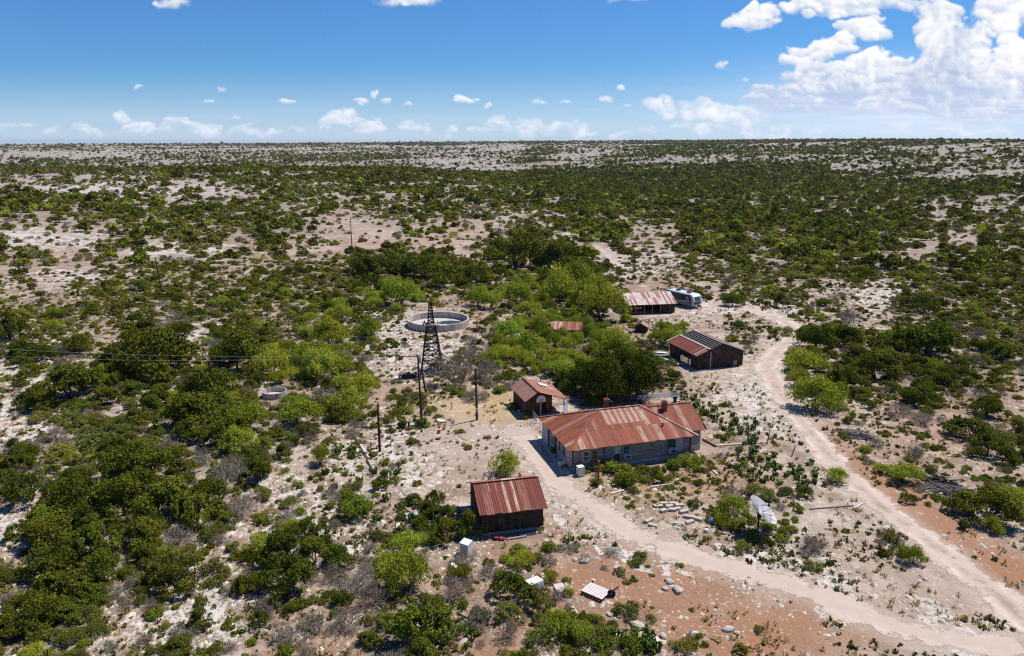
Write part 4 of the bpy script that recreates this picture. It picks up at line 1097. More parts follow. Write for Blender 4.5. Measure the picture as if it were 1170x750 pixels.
def ground_litter():
    rng = np.random.default_rng(77)
    # fallen twigs
    n = 42000
    r = 40 + 125 * rng.uniform(0, 1, n) ** 1.1; a = rng.uniform(-.67, .67, n); x, y = r * np.sin(a), r * np.cos(a); z = terr(x, y)
    cd = codes(x, y, z); pr = np.array([.05, .25, .5, .7, .6, .5, .6, 1, .3, 0])[cd] * sstep(.38, .6, fbm(x / 5, y / 5, 3, 97))
    keep = (rng.uniform(0, 1, n) < pr) & (np.minimum(line_dist(x, y, ROAD), line_dist(x, y, DRIVE)) > 1.8)
    x, y, z = x[keep], y[keep], z[keep]; n = len(x); t = rng.uniform(0, 6.283, n); L = rng.uniform(.15, .7, n); up = rng.uniform(0, .3, n) * L
    segs = [((x[i], y[i], z[i] + .01), (x[i] + math.cos(t[i]) * L[i], y[i] + math.sin(t[i]) * L[i], z[i] + .03 + up[i]), .016, .010) for i in range(n)]
    V, F = sticks(segs); me = np_mesh('fallen_twigs', V, F, MAT['deadtwig'], np.repeat(rng.uniform(0, 1, n), 6))
    o = bpy.data.objects.new('fallen_twigs', me); COL.objects.link(o); tag(o, 'grey fallen twigs littering the ground between the shrubs', 'twigs', kind='stuff')
    # loose limestone
    n = 130000
    r = 40 + 120 * rng.uniform(0, 1, n) ** 1.15; a = rng.uniform(-.68, .68, n)
    x, y = r * np.sin(a), r * np.cos(a); z = terr(x, y)
    rd = np.minimum(line_dist(x, y, ROAD), line_dist(x, y, DRIVE))
    clump = fbm(x / 4, y / 4, 3, 55)
    px, py = pix(x, y, z); keep = (rng.uniform(0, 1, n) < np.clip(sstep(.38, .66, clump) * .75 * (1 - .65 * blob(px, py, RED)) + .8 * blob(px, py, PALE), 0, 1)) & (rd > 1.6)
    x, y, z = x[keep], y[keep], z[keep]; n = len(x)
    base = np.array([(-1, -.8, 0), (1, -.7, 0), (.9, .8, 0), (-.8, .9, 0), (-.6, -.5, 1), (.55, -.45, .9), (.5, .5, 1.05), (-.45, .55, .85)])
    F = np.array([(4, 5, 6, 7), (0, 1, 5, 4), (1, 2, 6, 5), (2, 3, 7, 6), (3, 0, 4, 7)])
    s = np.clip(rng.lognormal(-2.38, .55, n), .035, .34)
    V = base[None] * (1 + .25 * rng.normal(size=(n, 8, 3))) * s[:, None, None] * np.array([1, .8, .5])
    t = rng.uniform(0, 6.283, n); ca, sa = np.cos(t)[:, None], np.sin(t)[:, None]
    V = np.stack([V[..., 0] * ca - V[..., 1] * sa + x[:, None], V[..., 0] * sa + V[..., 1] * ca + y[:, None], V[..., 2] + z[:, None] - .02], -1).reshape(-1, 3)
    me = np_mesh('limestone_rubble', V, (F[None] + (np.arange(n) * 8)[:, None, None]).reshape(-1, 4), MAT['rubble'], np.repeat(rng.uniform(0, 1, n), 8))
    o = bpy.data.objects.new('limestone_rubble', me); COL.objects.link(o)
    tag(o, 'loose pale limestone rubble strewn over the ground', 'rubble', kind='stuff')
    # weeds and dry grass
    for name, label, cnt, matn, sel in (('dry_grass', 'tufts of straw coloured dry grass in the yard', 9000, 'drygrass', 0), ('low_weeds', 'low green weeds sprinkled over the stony ground', 14000, 'weeds', 1)):
        n = cnt * 3; r = 42 + 125 * rng.uniform(0, 1, n) ** 1.1; a = rng.uniform(-.66, .66, n)
        x, y = r * np.sin(a), r * np.cos(a); z = terr(x, y); px, py = pix(x, y, z)
        rd = np.minimum(line_dist(x, y, ROAD), line_dist(x, y, DRIVE))
        g = blob(px, py, GRASS)
        pr = (.34 + 1.2 * g) * (fbm(x / 5, y / 5, 3, 61) > .5) if sel == 0 else .42 * sstep(.50, .68, fbm(x / 6, y / 6, 3, 67)) * (1 - .7 * blob(px, py, [(560, 510, 90, 34, 1), (650, 560, 40, 30, 1), (850, 430, 60, 40, 1)]))
        keep = (rng.uniform(0, 1, n) < pr) & (rd > 1.7)
        keep &= ~np.array([blocked(px_, py_, .2) for px_, py_ in zip(x, y)])
        x, y, z = x[keep], y[keep], z[keep]; n = len(x); q = 12
        th = rng.uniform(0, 6.283, (n, q)); sz = (rng.uniform(.12, .34, n) if sel == 0 else rng.uniform(.10, .30, n))[:, None]
        L = sz * rng.uniform(.6, 1.3, (n, q)); lean = rng.uniform(.3, 1.1, (n, q)); wd = sz * (.16 if sel == 0 else .34)
        bx, by = x[:, None] + np.cos(th) * sz * .25, y[:, None] + np.sin(th) * sz * .25
        tx, ty, tzz = bx + np.cos(th) * L * np.sin(lean), by + np.sin(th) * L * np.sin(lean), z[:, None] + L * np.cos(lean)
        ox, oy = -np.sin(th) * wd, np.cos(th) * wd
        V = np.stack([np.stack([bx - ox * .6, by - oy * .6, z[:, None] + 0 * bx - .02], -1), np.stack([bx + ox * .6, by + oy * .6, z[:, None] + 0 * bx - .02], -1), np.stack([tx + ox, ty + oy, tzz], -1), np.stack([tx - ox, ty - oy, tzz], -1)], 2).reshape(-1, 3)
        me = np_mesh(name, V, np.arange(len(V)).reshape(-1, 4), MAT[matn], np.repeat(rng.uniform(0, 1, n), 4 * q))
        o = bpy.data.objects.new(name, me); COL.objects.link(o)
        tag(o, label, 'grass' if sel == 0 else 'weeds', kind='stuff')
# ------------------------------------------------------------------ materials
MAT = {}
def make_mats():
    M = MAT
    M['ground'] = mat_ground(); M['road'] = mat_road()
    M['juniper'] = mat_leaf('juniper_leaves', (0.036, 0.046, 0.007), (0.172, 0.186, 0.025), .2)
    M['oak'] = mat_leaf('oak_leaves', (0.028, 0.042, 0.008), (0.105, 0.135, 0.018), .15, .2)
    M['mesquite'] = mat_leaf('mesquite_leaves', (0.115, 0.135, 0.012), (0.37, 0.41, 0.055), .25)
    M['scrub'] = mat_leaf('brush_leaves', (0.065, 0.068, 0.014), (0.22, 0.225, 0.052), .18, .7)
    M['greenbush'] = mat_leaf('bush_leaves', (0.07, 0.090, 0.012), (0.25, 0.28, 0.040), .25)
    M['weeds'] = mat_leaf('weed_leaves', (0.09, 0.09, 0.03), (0.23, 0.22, 0.08), .2)
    M['drygrass'] = mat_leaf('dry_grass', (0.28, 0.20, 0.09), (0.50, 0.40, 0.22), .2)
    M['cactus'] = mat_leaf('cactus_pads', (0.045, 0.068, 0.018), (0.145, 0.185, 0.045), .0)
    M['deadtwig'] = mat_leaf('grey_twigs', (0.13, 0.11, 0.098), (0.33, 0.285, 0.26), 0, .5)
    M['bark'] = mat_plain('bark', (0.10, 0.08, 0.065), .95, .1)
    M['twig'] = mat_plain('twig', (0.16, 0.13, 0.11), .95, .1)
    M['rubble'] = mat_leaf('limestone', (0.22, 0.185, 0.165), (0.55, 0.50, 0.465), 0, 0)
    M['stone'] = mat_plain('cut_stone', (0.43, 0.37, 0.315), .9, .15, 0, .7, 1.5, (0.40, 0.30, 0.23))
    M['roof_house'] = mat_rust('roof_sheet_house', .10, (0.275, 0.076, 0.038), (0.150, 0.040, 0.024), (0.43, 0.160, 0.065), (0.50, 0.345, 0.265), 1.0)
    M['roof_red'] = mat_rust('roof_sheet_red', .02, (0.185, 0.040, 0.024), (0.115, 0.027, 0.019), (0.27, 0.09, 0.045), (0.50, 0.33, 0.24), 4.0)
    M['roof_orange'] = mat_rust('roof_sheet_orange', .12, (0.30, 0.115, 0.07), (0.20, 0.07, 0.04), (0.43, 0.20, 0.12), (0.47, 0.36, 0.31), 7.0)
    M['roof_pale'] = mat_rust('roof_sheet_pale', .25, (0.30, 0.105, 0.06), (0.22, 0.07, 0.042), (0.40, 0.19, 0.12), (0.62, 0.55, 0.51), 11.0)
    M['roof_dark'] = mat_rust('roof_sheet_dark', .25, (0.15, 0.115, 0.10), (0.085, 0.06, 0.05), (0.24, 0.13, 0.085), (0.34, 0.32, 0.31), 17.0)
    M['siding'] = mat_boards('weathered_siding', ((0.26, 0.225, 0.205), (0.42, 0.375, 0.345), (0.13, 0.10, 0.085), (0.19, 0.11, 0.075)), .17, True)
    M['siding_grey'] = mat_boards('grey_siding', ((0.30, 0.29, 0.29), (0.40, 0.385, 0.375), (0.24, 0.22, 0.21), (0.28, 0.24, 0.21)), .2, False)
    M['panel_white'] = mat_boards('painted_boards', ((0.50, 0.48, 0.45), (0.62, 0.60, 0.56), (0.40, 0.37, 0.33), (0.36, 0.31, 0.27)), .25, False)
    M['boards_dark'] = mat_boards('dark_boards', ((0.035, 0.024, 0.019), (0.095, 0.062, 0.046), (0.024, 0.018, 0.015), (0.15, 0.115, 0.095)), .2, False)
    M['boards_brown'] = mat_boards('brown_boards', ((0.08, 0.042, 0.026), (0.16, 0.085, 0.05), (0.05, 0.032, 0.024), (0.10, 0.06, 0.04)), .22, False)
    M['wood_grey'] = mat_plain('grey_timber', (0.27, 0.245, 0.23), .9, .1, 0, .4, 4, (0.14, 0.11, 0.09))
    M['wood_dark'] = mat_plain('dark_timber', (0.055, 0.042, 0.036), .9, .1, 0, .4, 4, (0.11, 0.08, 0.06))
    M['wood_white'] = mat_plain('bleached_boards', (0.60, 0.53, 0.50), .9, .1, 0, .5, 4, (0.36, 0.27, 0.23))
    M['orange_trim'] = mat_plain('orange_trim', (0.50, 0.27, 0.13), .85, .15)
    M['plaster'] = mat_plain('stained_plaster', (0.42, 0.43, 0.37), .9, .1, 0, .6, 1.2, (0.28, 0.20, 0.15))
    M['brick'] = mat_plain('red_brick', (0.23, 0.085, 0.06), .9, .15, 0, .4, 6, (0.13, 0.05, 0.04))
    M['white_paint'] = mat_plain('white_enamel', (0.64, 0.62, 0.60), .5, .4, 0, .45, 2.5, (0.38, 0.27, 0.20))
    M['frame'] = mat_plain('window_frame', (0.36, 0.33, 0.30), .7, .3)
    M['dark'] = mat_plain('dark_void', (0.014, 0.013, 0.013), .9, .1, 0, .1)
    M['concrete'] = mat_plain('old_concrete', (0.50, 0.44, 0.375), .9, .2, 0, .8, 1.3, (0.25, 0.205, 0.17))
    m, nt = new_mat('stained_tank_wall'); n = N(nt); co = n.objco()
    st = n.noise(n.vmul(co, (1, 1, .12)), 1.7, 6, .7); bl = n.noise(co, .7, 5, .7)
    c = n.mix(n.step(st, .42, .62), (0.50, 0.44, 0.375), (0.29, 0.235, 0.19)); c = n.mix(n.math('MULTIPLY', n.step(bl, .5, .66), .7), c, (0.60, 0.56, 0.52))
    c = n.mix(n.math('MULTIPLY', n.step(n.noise(n.vmul(co, (1, 1, .2)), 4.5, 5, .75), .56, .68), .7), c, (0.13, 0.105, 0.09))
    n.out(n.bsdf(c, .9, .15, 0, n.bump(st, .5, .05))); M['tank_wall'] = m
    M['concrete_in'] = mat_plain('tank_lining', (0.46, 0.43, 0.41), .85, .2, 0, .7, .8, (0.26, 0.235, 0.22))
    M['galv'] = mat_plain('galvanised_sheet', (0.44, 0.48, 0.54), .45, .5, .35, .35, 2, (0.25, 0.24, 0.24))
    M['blue_sheet'] = mat_plain('bluish_sheet', (0.40, 0.50, 0.64), .5, .5, .15, .25, 2, (0.5, 0.5, 0.5))
    M['steel_dark'] = mat_plain('rusted_steel', (0.030, 0.022, 0.020), .8, .2, .1, .3, 4, (0.07, 0.035, 0.025))
    M['rust'] = mat_plain('rusty_pipe', (0.21, 0.065, 0.035), .85, .2)
    M['pole'] = mat_plain('tarred_pole', (0.045, 0.034, 0.030), .9, .1, 0, .5, 5, (0.11, 0.085, 0.07))
    M['pole_grey'] = mat_plain('bleached_crossarm', (0.42, 0.27, 0.15), .9, .1)
    M['wire'] = mat_plain('aluminium_wire', (0.50, 0.49, 0.47), .6, .4, 0)
    M['red'] = mat_plain('red_paint', (0.33, 0.03, 0.025), .6, .3)
    M['blue'] = mat_plain('blue_plastic', (0.03, 0.22, 0.62), .5, .4, 0, .1)
    M['yellow'] = mat_plain('yellow_plastic', (0.72, 0.52, 0.06), .5, .3, 0, .1)
    M['dish'] = mat_plain('dish_mesh', (0.44, 0.43, 0.425), .6, .3, 0, .5, 3, (0.28, 0.265, 0.255))
    M['rv_white'] = mat_plain('trailer_white', (0.55, 0.57, 0.61), .35, .5, 0, .2)
    M['rv_dark'] = mat_plain('trailer_graphite', (0.03, 0.038, 0.065), .35, .5, 0, .08)
    M['rv_grey'] = mat_plain('trailer_silver', (0.36, 0.38, 0.43), .4, .5, 0, .08)
    M['rubber'] = mat_plain('rubber', (0.02, 0.02, 0.02), .9, .2)
    M['brushwood'] = mat_plain('dead_brushwood', (0.22, 0.19, 0.18), .95, .1, 0, .6, 5, (0.08, 0.065, 0.06))
    m, nt = new_mat('window_glass'); n = N(nt)
    n.out(n.bsdf((0.05, 0.06, 0.06), .12, .6)); M['glass'] = m
    m, nt = new_mat('green_glass'); n = N(nt)
    n.out(n.bsdf((0.16, 0.22, 0.20), .2, .5)); M['glass_green'] = m
    m, nt = new_mat('pond_water'); n = N(nt)
    n.out(n.bsdf((0.04, 0.045, 0.04), .06, .5, 0, n.bump(n.noise(n.pos(), 3.0, 3), .05, .02))); M['water'] = m

def wpos(o, p):
    return o.matrix_basis @ Vector(p)

def frame_box(mb, x0, x1, z0, z1, y, out=-1, w=.09, d=.07, axis='x'):
    """a rectangular frame standing proud of a wall; axis 'x' for a wall along x, 'y' for one along y"""
    def bx(a0, a1, b0, b1):
        c, s = ((a0 + a1) / 2, y + out * d / 2, (b0 + b1) / 2), (a1 - a0, d, b1 - b0)
        if axis == 'y': c, s = (c[1], c[0], c[2]), (s[1], s[0], s[2])
        mb.box(c, s)
    bx(x0, x0 + w, z0, z1); bx(x1 - w, x1, z0, z1); bx(x0 + w, x1 - w, z1 - w, z1); bx(x0 + w, x1 - w, z0, z0 + w)
    bx(x0 + w, x1 - w, (z0 + z1) / 2 - .025, (z0 + z1) / 2 + .025)

def window(parent, x0, x1, z0, z1, y, out=-1, axis='x', pane='glass', frame='frame', label=None):
    f = MB(); frame_box(f, x0, x1, z0, z1, y, out, axis=axis); fo = f.build('window', MAT[frame], parent)
    if label: fo['label'] = label
    q = MB(); c, s_ = ((x0 + x1) / 2, y + out * .08, z0 - .03), (x1 - x0 + .16, .16, .06)
    if axis == 'y': c, s_ = (c[1], c[0], c[2]), (s_[1], s_[0], s_[2])
    q.box(c, s_); q.build('sill', MAT['wood_grey'], fo)
    g = MB(); c, s = ((x0 + x1) / 2, y + out * .015, (z0 + z1) / 2), (x1 - x0 - .16, .03, z1 - z0 - .16)
    if axis == 'y': c, s = (c[1], c[0], c[2]), (s[1], s[0], s[2])
    g.box(c, s); g.build('pane', MAT[pane], fo); return fo

def gable_walls(mb, x0, x1, y0, y1, ze0, ze1, xr, zr, z0=-.4, mi=0):
    """four walls of a house whose ridge runs along y at x = xr"""
    a, b, c, d = (x0, y0), (x1, y0), (x1, y1), (x0, y1)
    mb.face([(x0, y0, z0), (x1, y0, z0), (x1, y0, ze1), (xr, y0, zr), (x0, y0, ze0)], mi)
    mb.face([(x1, y1, z0), (x0, y1, z0), (x0, y1, ze0), (xr, y1, zr), (x1, y1, ze1)], mi)
    mb.face([(x0, y1, z0), (x0, y0, z0), (x0, y0, ze0), (x0, y1, ze0)], mi)
    mb.face([(x1, y0, z0), (x1, y1, z0), (x1, y1, ze1), (x1, y0, ze1)], mi)

def gable_walls_x(mb, x0, x1, y0, y1, ze0, ze1, yr, zr, z0=-.4, mi=0):
    """the same with the ridge along x"""
    mb.face([(x0, y0, z0), (x1, y0, z0), (x1, y0, ze0), (x0, y0, ze0)], mi)
    mb.face([(x1, y1, z0), (x0, y1, z0), (x0, y1, ze1), (x1, y1, ze1)], mi)
    mb.face([(x0, y1, z0), (x0, y0, z0), (x0, y0, ze0), (x0, yr, zr), (x0, y1, ze1)], mi)
    mb.face([(x1, y0, z0), (x1, y1, z0), (x1, y1, ze1), (x1, yr, zr), (x1, y0, ze0)], mi)

# ------------------------------------------------------------------ the house
def build_house():
    ang = math.atan2(4.43, 15.01); x0, y0 = 6.13, 74.44
    h = thing('ranch_house', 'long weathered timber house under a rusty hipped sheet roof with two brick chimneys', 'house', (x0, y0, 0), ang)
    ZE, ZR, L, D = 2.65, 4.95, 15.65, 10.6
    A, B, C_, D_ = (0, 0, ZE), (L, 0, ZE), (L, D, ZE), (0, D, ZE); RL, RR = (5.45, 5.3, ZR), (10.8, 5.3, ZR)
    wx0, wx1, wy0, wy1 = .6, 15.05, .6, 10.0
    w = MB()
    w.face([(wx0, wy0, .35), (wx1, wy0, .35), (wx1, wy0, ZE + .2), (wx0, wy0, ZE + .2)], 0)
    w.face([(wx1, wy0, -.3), (wx1, wy1, -.3), (wx1, wy1, ZE + .2), (wx1, wy0, ZE + .2)], 0)
    w.face([(wx1, wy1, -.3), (wx0, wy1, -.3), (wx0, wy1, ZE + .2), (wx1, wy1, ZE + .2)], 0)
    w.face([(wx0, wy1, -.3), (wx0, wy0, -.3), (wx0, wy0, ZE + .2), (wx0, wy1, ZE + .2)], 1)
    w.build('wall', [MAT['siding'], MAT['panel_white']], h)
    f = MB(); f.box(((wx0 + wx1) / 2, wy0 - .02, -.02), (wx1 - wx0, .16, .78)); f.build('foundation', MAT['plaster'], h)
    def zin(u, r, LL):
        s = random.Random(int(u / .36) * 13).random()
        if r > .5 and 5.6 < u < 10.6: return .95 if (int(u / .36) % 2 == 0) else .25
        if r > .5 and 3 < u < 5.6: return .3 if s > .6 else 0
        return .45 if s > .93 else (.14 if s > .7 else 0)
    r = MB()
    r.corrugated(A, B, RR, RL, rows=(0, .56, 1), zinc=zin, jag=.10)
    zl = lambda u, rr, LL: (.35 if random.Random(int(u / .7) * 7 + 3).random() > .85 else 0)
    r.corrugated(D_, A, RL, RL, rows=(0, .5, 1), zinc=zl, jag=.08)
    r.corrugated(B, C_, RR, RR, rows=(0, .5, 1), zinc=zl)
    r.corrugated(C_, D_, RL, RR, rows=(0, .5, 1), zinc=zl)
    ro = r.build('roof', MAT['roof_house'], h)
    up = Vector((0, 0, .045))
    for nm, p, q, m in (('ridge_cap', RL, RR, 'roof_orange'), ('hip_cap', A, RL, 'roof_house'), ('hip_cap', B, RR, 'roof_pale'), ('hip_cap', D_, RL, 'roof_house'), ('hip_cap', C_, RR, 'roof_house')):
        c = MB(); c.beam(Vector(p) + up, Vector(q) + up, .26, .05); c.build(nm, MAT[m], ro)
    # vent stub on the front slope
    v = MB(); v.tube([(12.1, 1.9, 3.3), (12.1, 1.9, 3.85)], .09, 8); v.build('vent_pipe', MAT['steel_dark'], ro)
    for (cx, cy, zb, zt) in ((7.15, 6.6, 4.0, 5.55), (13.75, 4.75, 3.9, 5.25)):
        c = MB(); c.box((cx, cy, (zb + zt) / 2), (.5, .5, zt - zb)); c.box((cx, cy, zt + .05), (.62, .62, .1)); ch = c.build('chimney', MAT['brick'], h)
        k = MB(); k.box((cx, cy, zt + .16), (.3, .3, .12)); k.build('flue', MAT['rust'], ch)
    # the wing that carries the ridge on to the east
    wr = MB()
    a, b, c, d, e, g = (11.6, 1.45, ZE), (17.6, 1.45, ZE), (17.6, 5.45, 4.6), (11.6, 5.45, 4.6), (17.6, 9.4, ZE), (11.6, 9.4, ZE)
    zw = lambda u, rr, LL: (.55 if random.Random(int(u / .7) * 5 + 1).random() > .72 else 0)
    wr.corrugated(a, b, c, d, rows=(0, .55, 1), zinc=zw); wr.corrugated(e, g, d, c, rows=(0, 1), zinc=zw)
    wo = wr.build('wing_roof', MAT['roof_house'], h)
    cc = MB(); cc.beam((12, 5.45, 4.65), (17.6, 5.45, 4.65), .26, .05); cc.build('ridge_cap', MAT['roof_orange'], wo)
    fl = MB(); fl.beam((17.62, 1.5, 2.72), (17.62, 2.3, 3.1), .05, .3); fl.build('barge_board', MAT['wood_white'], wo)
    ww = MB(); gable_walls_x(ww, 14.9, 17.15, 2.0, 8.9, ZE + .2, ZE + .2, 5.45, 4.52, -.3)
    ww.build('wing_wall', MAT['siding_grey'], h)
    s = MB(); s.box((16.1, 1.97, .3), (2.1, .1, .85)); s.build('wing_plinth', MAT['plaster'], h)
    # front openings
    for (a0, a1, z0, z1, pn, fr) in ((1.8, 2.62, .95, 2.2, 'glass', 'wood_white'), (2.85, 3.65, 1.1, 2.2, 'glass', 'orange_trim'), (6.62, 7.48, 1.05, 2.3, 'glass', 'frame'),
                                     (8.95, 9.75, 1.35, 2.2, 'glass_green', 'frame'), (12.2, 13.02, .95, 2.3, 'glass', 'wood_dark'), (13.2, 13.98, .85, 2.3, 'rv_grey', 'wood_white')):
        window(h, a0, a1, z0, z1, wy0, -1, pane=pn, frame=fr)
    d_ = MB(); frame_box(d_, 5.5, 6.4, .45, 2.35, wy0); do = d_.build('door', MAT['frame'], h)
    g_ = MB(); g_.box((5.95, wy0 - .02, 1.85), (.72, .03, .85)); g_.build('pane', MAT['panel_white'], do)
    g_ = MB(); g_.box((5.95, wy0 - .02, .94), (.72, .03, .80)); g_.build('door_panel', MAT['wood_dark'], do)
    for xx, m in ((.64, .12), (4.4, .08), (15.0, .14)):
        t = MB(); t.box((xx, wy0 - .03, 1.45), (m, .06, 2.35)); t.build('corner_board', MAT['wood_dark'], h)
    # west side: door openings, windows and posts in the shade
    for (a0, a1, z0, z1) in ((2.6, 3.5, .9, 2.2), (4.0, 4.8, .9, 2.2), (6.5, 7.3, .9, 2.2)):
        window(h, a0, a1, z0, z1, wx0, -1, axis='y')
    for a0 in (1.2, 5.3):
        q = MB(); frame_box(q, a0, a0 + .95, .1, 2.25, wx0, -1, axis='y'); qo = q.build('door', MAT['orange_trim' if a0 < 2 else 'frame'], h)
        q = MB(); q.box((wx0 - .02, a0 + .475, 1.17), (.03, .78, 1.98)); q.build('door_panel', MAT['wood_white' if a0 < 2 else 'dark'], qo)
    q = MB(); q.box((wx0 - .25, 8.9, 1.2), (.12, 2.0, 2.4)); q.build('porch_wall', MAT['panel_white'], h)
    NOGO.extend([(x0 + math.cos(ang) * a - math.sin(ang) * b, y0 + math.sin(ang) * a + math.cos(ang) * b, 4.4) for a in (3, 6.5, 10, 13.5, 15.5) for b in (3.4, 7.2)])
    Mh = Matrix.Translation((x0, y0, 0)) @ Matrix.Rotation(ang, 4, 'Z')
    # window air conditioners stick out of the front
    for lx, lz, lab in ((7.05, .92, 'boxy white air conditioner in the window beside the front door'), (12.6, .95, 'boxy white air conditioner in the window nearest the east wing')):
        p = Mh @ Vector((lx, wy0 - .32, lz)); o = thing('air_conditioner', lab, 'air conditioner', p, ang, 'window air conditioners of the house')
        m = MB(); m.box((0, 0, .2), (.72, .62, .48)); m.build('casing', MAT['white_paint'], o)
        m = MB(); m.box((0, -.325, .2), (.58, .03, .36)); m.build('grille', MAT['rv_dark'], o)
    return Mh

def simple_box_thing(name, label, cat, px, py, size, rz, mat, extra=None, z=0.0):
    x, y, zz = P(px, py); o = thing(name, label, cat, (x, y, zz), rz)
    return o

def appliance(px, py, size, rz, label, name='white_appliance', tilt=0.0, cat='appliance'):
    x, y, z = P(px, py); o = thing(name, label, cat, (x, y, z), rz)
    o.rotation_euler = (tilt, tilt * .4, rz)
    sx, sy, sz = size
    m = MB(); m.box((0, 0, sz / 2), (sx, sy, sz)); m.box((0, 0, sz + .02), (sx + .03, sy + .03, .04)); m.build('cabinet', MAT['white_paint'], o)
    m = MB(); m.box((0, -sy / 2 - .02, sz * .52), (sx * .9, .03, sz * .82)); d = m.build('door', MAT['white_paint'], o)
    m = MB(); m.box((sx * .32, -sy / 2 - .055, sz * .6), (.03, .04, .22)); m.build('handle', MAT['rv_grey'], d)
    NOGO.append((x, y, 1.0)); return o

# ------------------------------------------------------------------ sheds and barns
def build_sheds():
    # --- the red-roofed shed in front
    ang = R(13.4); x0, y0 = -2.89, 60.89
    s = thing('plank_shed', 'dark plank shed with a deep red corrugated roof and two pale streaks', 'shed', (x0, y0, 0), ang)
    L = 6.35; ze, zr = 2.3, 3.85
    w = MB(); gable_walls_x(w, .3, 6.05, .45, 6.5, ze + .05, ze + .05, 3.5, zr - .08); w.build('wall', MAT['boards_dark'], s)
    def zin(u, r, LL): return 1.0 if 2.62 < u < 2.95 or 3.45 < u < 3.74 else (.22 if int(u / .68) in (1, 6) else 0)
    r = MB(); r.corrugated((0, 0, ze), (L, 0, ze), (L, 3.5, zr), (0, 3.5, zr), zinc=zin, jag=.1); r.corrugated((L, 7, ze), (0, 7, ze), (0, 3.5, zr), (L, 3.5, zr))
    ro = r.build('roof', MAT['roof_red'], s)
    c = MB(); c.beam((0, 3.5, zr + .05), (L, 3.5, zr + .05), .3, .06); c.build('ridge_cap', MAT['roof_pale'], ro)
    b = MB(); b.box((3.2, .36, .16), (5.9, .08, .28)); b.build('sill_board', MAT['wood_grey'], s)
    b = MB(); b.box((-.12, 3.4, 2.9), (.5, .12, .1)); b.build('ridge_beam', MAT['wood_dark'], s)
    NOGO.extend([(x0 + math.cos(ang) * a - math.sin(ang) * bb, y0 + math.sin(ang) * a + math.cos(ang) * bb, 2.3) for a in (1.4, 3.2, 5) for bb in (1.6, 3.5, 5.4)])
    Ms = Matrix.Translation((x0, y0, 0)) @ Matrix.Rotation(ang, 4, 'Z')

    # --- the shed beside the basketball hoop
    ang = R(17.8); x0, y0 = 1.7, 91.31
    s = thing('storage_shed', 'small brown shed with an uneven rusty gable roof behind the basketball hoop', 'shed', (x0, y0, 0), ang)
    w = MB(); gable_walls(w, .3, 4.1, .9, 5.9, 2.25, 2.55, 1.85, 3.3); w.build('wall', MAT['boards_brown'], s)
    r = MB(); z2 = lambda u, rr, LL: (.8 if 1.2 < u < 2.4 and rr > .3 else .2)
    r.corrugated((0, 6.4, 2.2), (0, 0, 2.2), (1.85, 0, 3.4), (1.85, 6.4, 3.4), zinc=lambda u, a, b: .35)
    r.corrugated((6.0, 0, 2.0), (6.0, 6.6, 2.0), (1.85, 6.4, 3.4), (1.85, 0, 3.4), rows=(0, .5, 1), zinc=lambda u, a, b: (.6 if (3.4 < u < 4.4 and a < .4) else .08), jag=.5)
    ro = r.build('roof', MAT['roof_orange'], s)
    c = MB(); c.beam((1.85, 0, 3.45), (1.85, 6.4, 3.45), .24, .05); c.build('ridge_cap', MAT['roof_pale'], ro)
    c = MB(); c.corrugated((4.6, 3.9, 2.62), (4.7, 4.9, 2.62), (3.4, 4.9, 3.02), (3.4, 3.9, 3.02)); c.build('loose_sheet', MAT['galv'], ro)
    c = MB(); frame_box(c, 2.5, 3.3, 0, 1.95, .9); d = c.build('door', MAT['wood_dark'], s)
    c = MB(); c.box((2.9, .88, .98), (.62, .03, 1.76)); c.build('door_panel', MAT['dark'], d)
    for yy in (.5, 5.8):
        p = MB(); p.tube([(5.6, yy, -.2), (5.65, yy, 2.0)], .07, 6); p.build('post', MAT['wood_grey'], s)
    NOGO.extend([(x0 + 2, y0 + 2.5, 3), (x0 + 3, y0 + 4.5, 3), (x0 + 1, y0 + 5, 3)])
    M2 = Matrix.Translation((x0, y0, 0)) @ Matrix.Rotation(ang, 4, 'Z')
    q = tag(bare_sheet('metal_sheet', 'galv', M2 @ Vector((5.6, -.1, .85)), (.85, 1.5), (R(62), R(24), R(40))), 'bent bluish sheet leaning against the brown shed beside the hoop', 'sheet', 'scrap metal sheets')
    tag(bare_sheet('metal_sheet', 'galv', M2 @ Vector((5.4, -.7, .10)), (.8, 1.3), (R(4), R(6), R(20))), 'bluish sheet lying flat before the brown shed beside the hoop', 'sheet', 'scrap metal sheets')

    # --- the hoop
    x, y, z = P(617.8, 475.5); o = thing('basketball_hoop', 'old basketball hoop with a rounded white backboard on a pale post', 'hoop', (x, y, z), R(17))
    m = MB(); m.tube([(0, 0, -.2), (0, 0, 2.3)], .06, 8); m.build('post', MAT['rv_grey'], o)
    m = MB(); n_ = 14
    pts = [(-.62, 0, 1.95), (.62, 0, 1.95), (.62, 0, 2.25)] + [(.62 * math.cos(k * math.pi / n_), 0, 2.25 + .62 * math.sin(k * math.pi / n_)) for k in range(1, n_)] + [(-.62, 0, 2.25)]
    f1 = [Vector(p) + Vector((0, -.10, 0)) for p in pts]; f2 = [Vector(p) + Vector((0, -.06, 0)) for p in pts]
    m.face(f1); m.face(f2[::-1])
    for i in range(len(pts)):
        j = (i + 1) % len(pts); m.face([f1[j], f1[i], f2[i], f2[j]])
    bo = m.build('backboard', MAT['white_paint'], o)
    m = MB(); frame_box(m, -.26, .26, 2.05, 2.42, -.10, -1, .035, .012); m.build('target_square', MAT['rust'], bo)
    m = MB(); m.tube([(.23 * math.cos(a), -.36 + .23 * math.sin(a), 2.05) for a in [k * 2 * math.pi / 14 for k in range(15)]], .015, 5); m.beam((0, -.10, 2.05), (0, -.14, 2.05), .1, .04); m.build('rim', MAT['rust'], o)

    # --- the long barn with the pale roof
    ang = R(10.2); x0, y0 = 23.95, 150.6
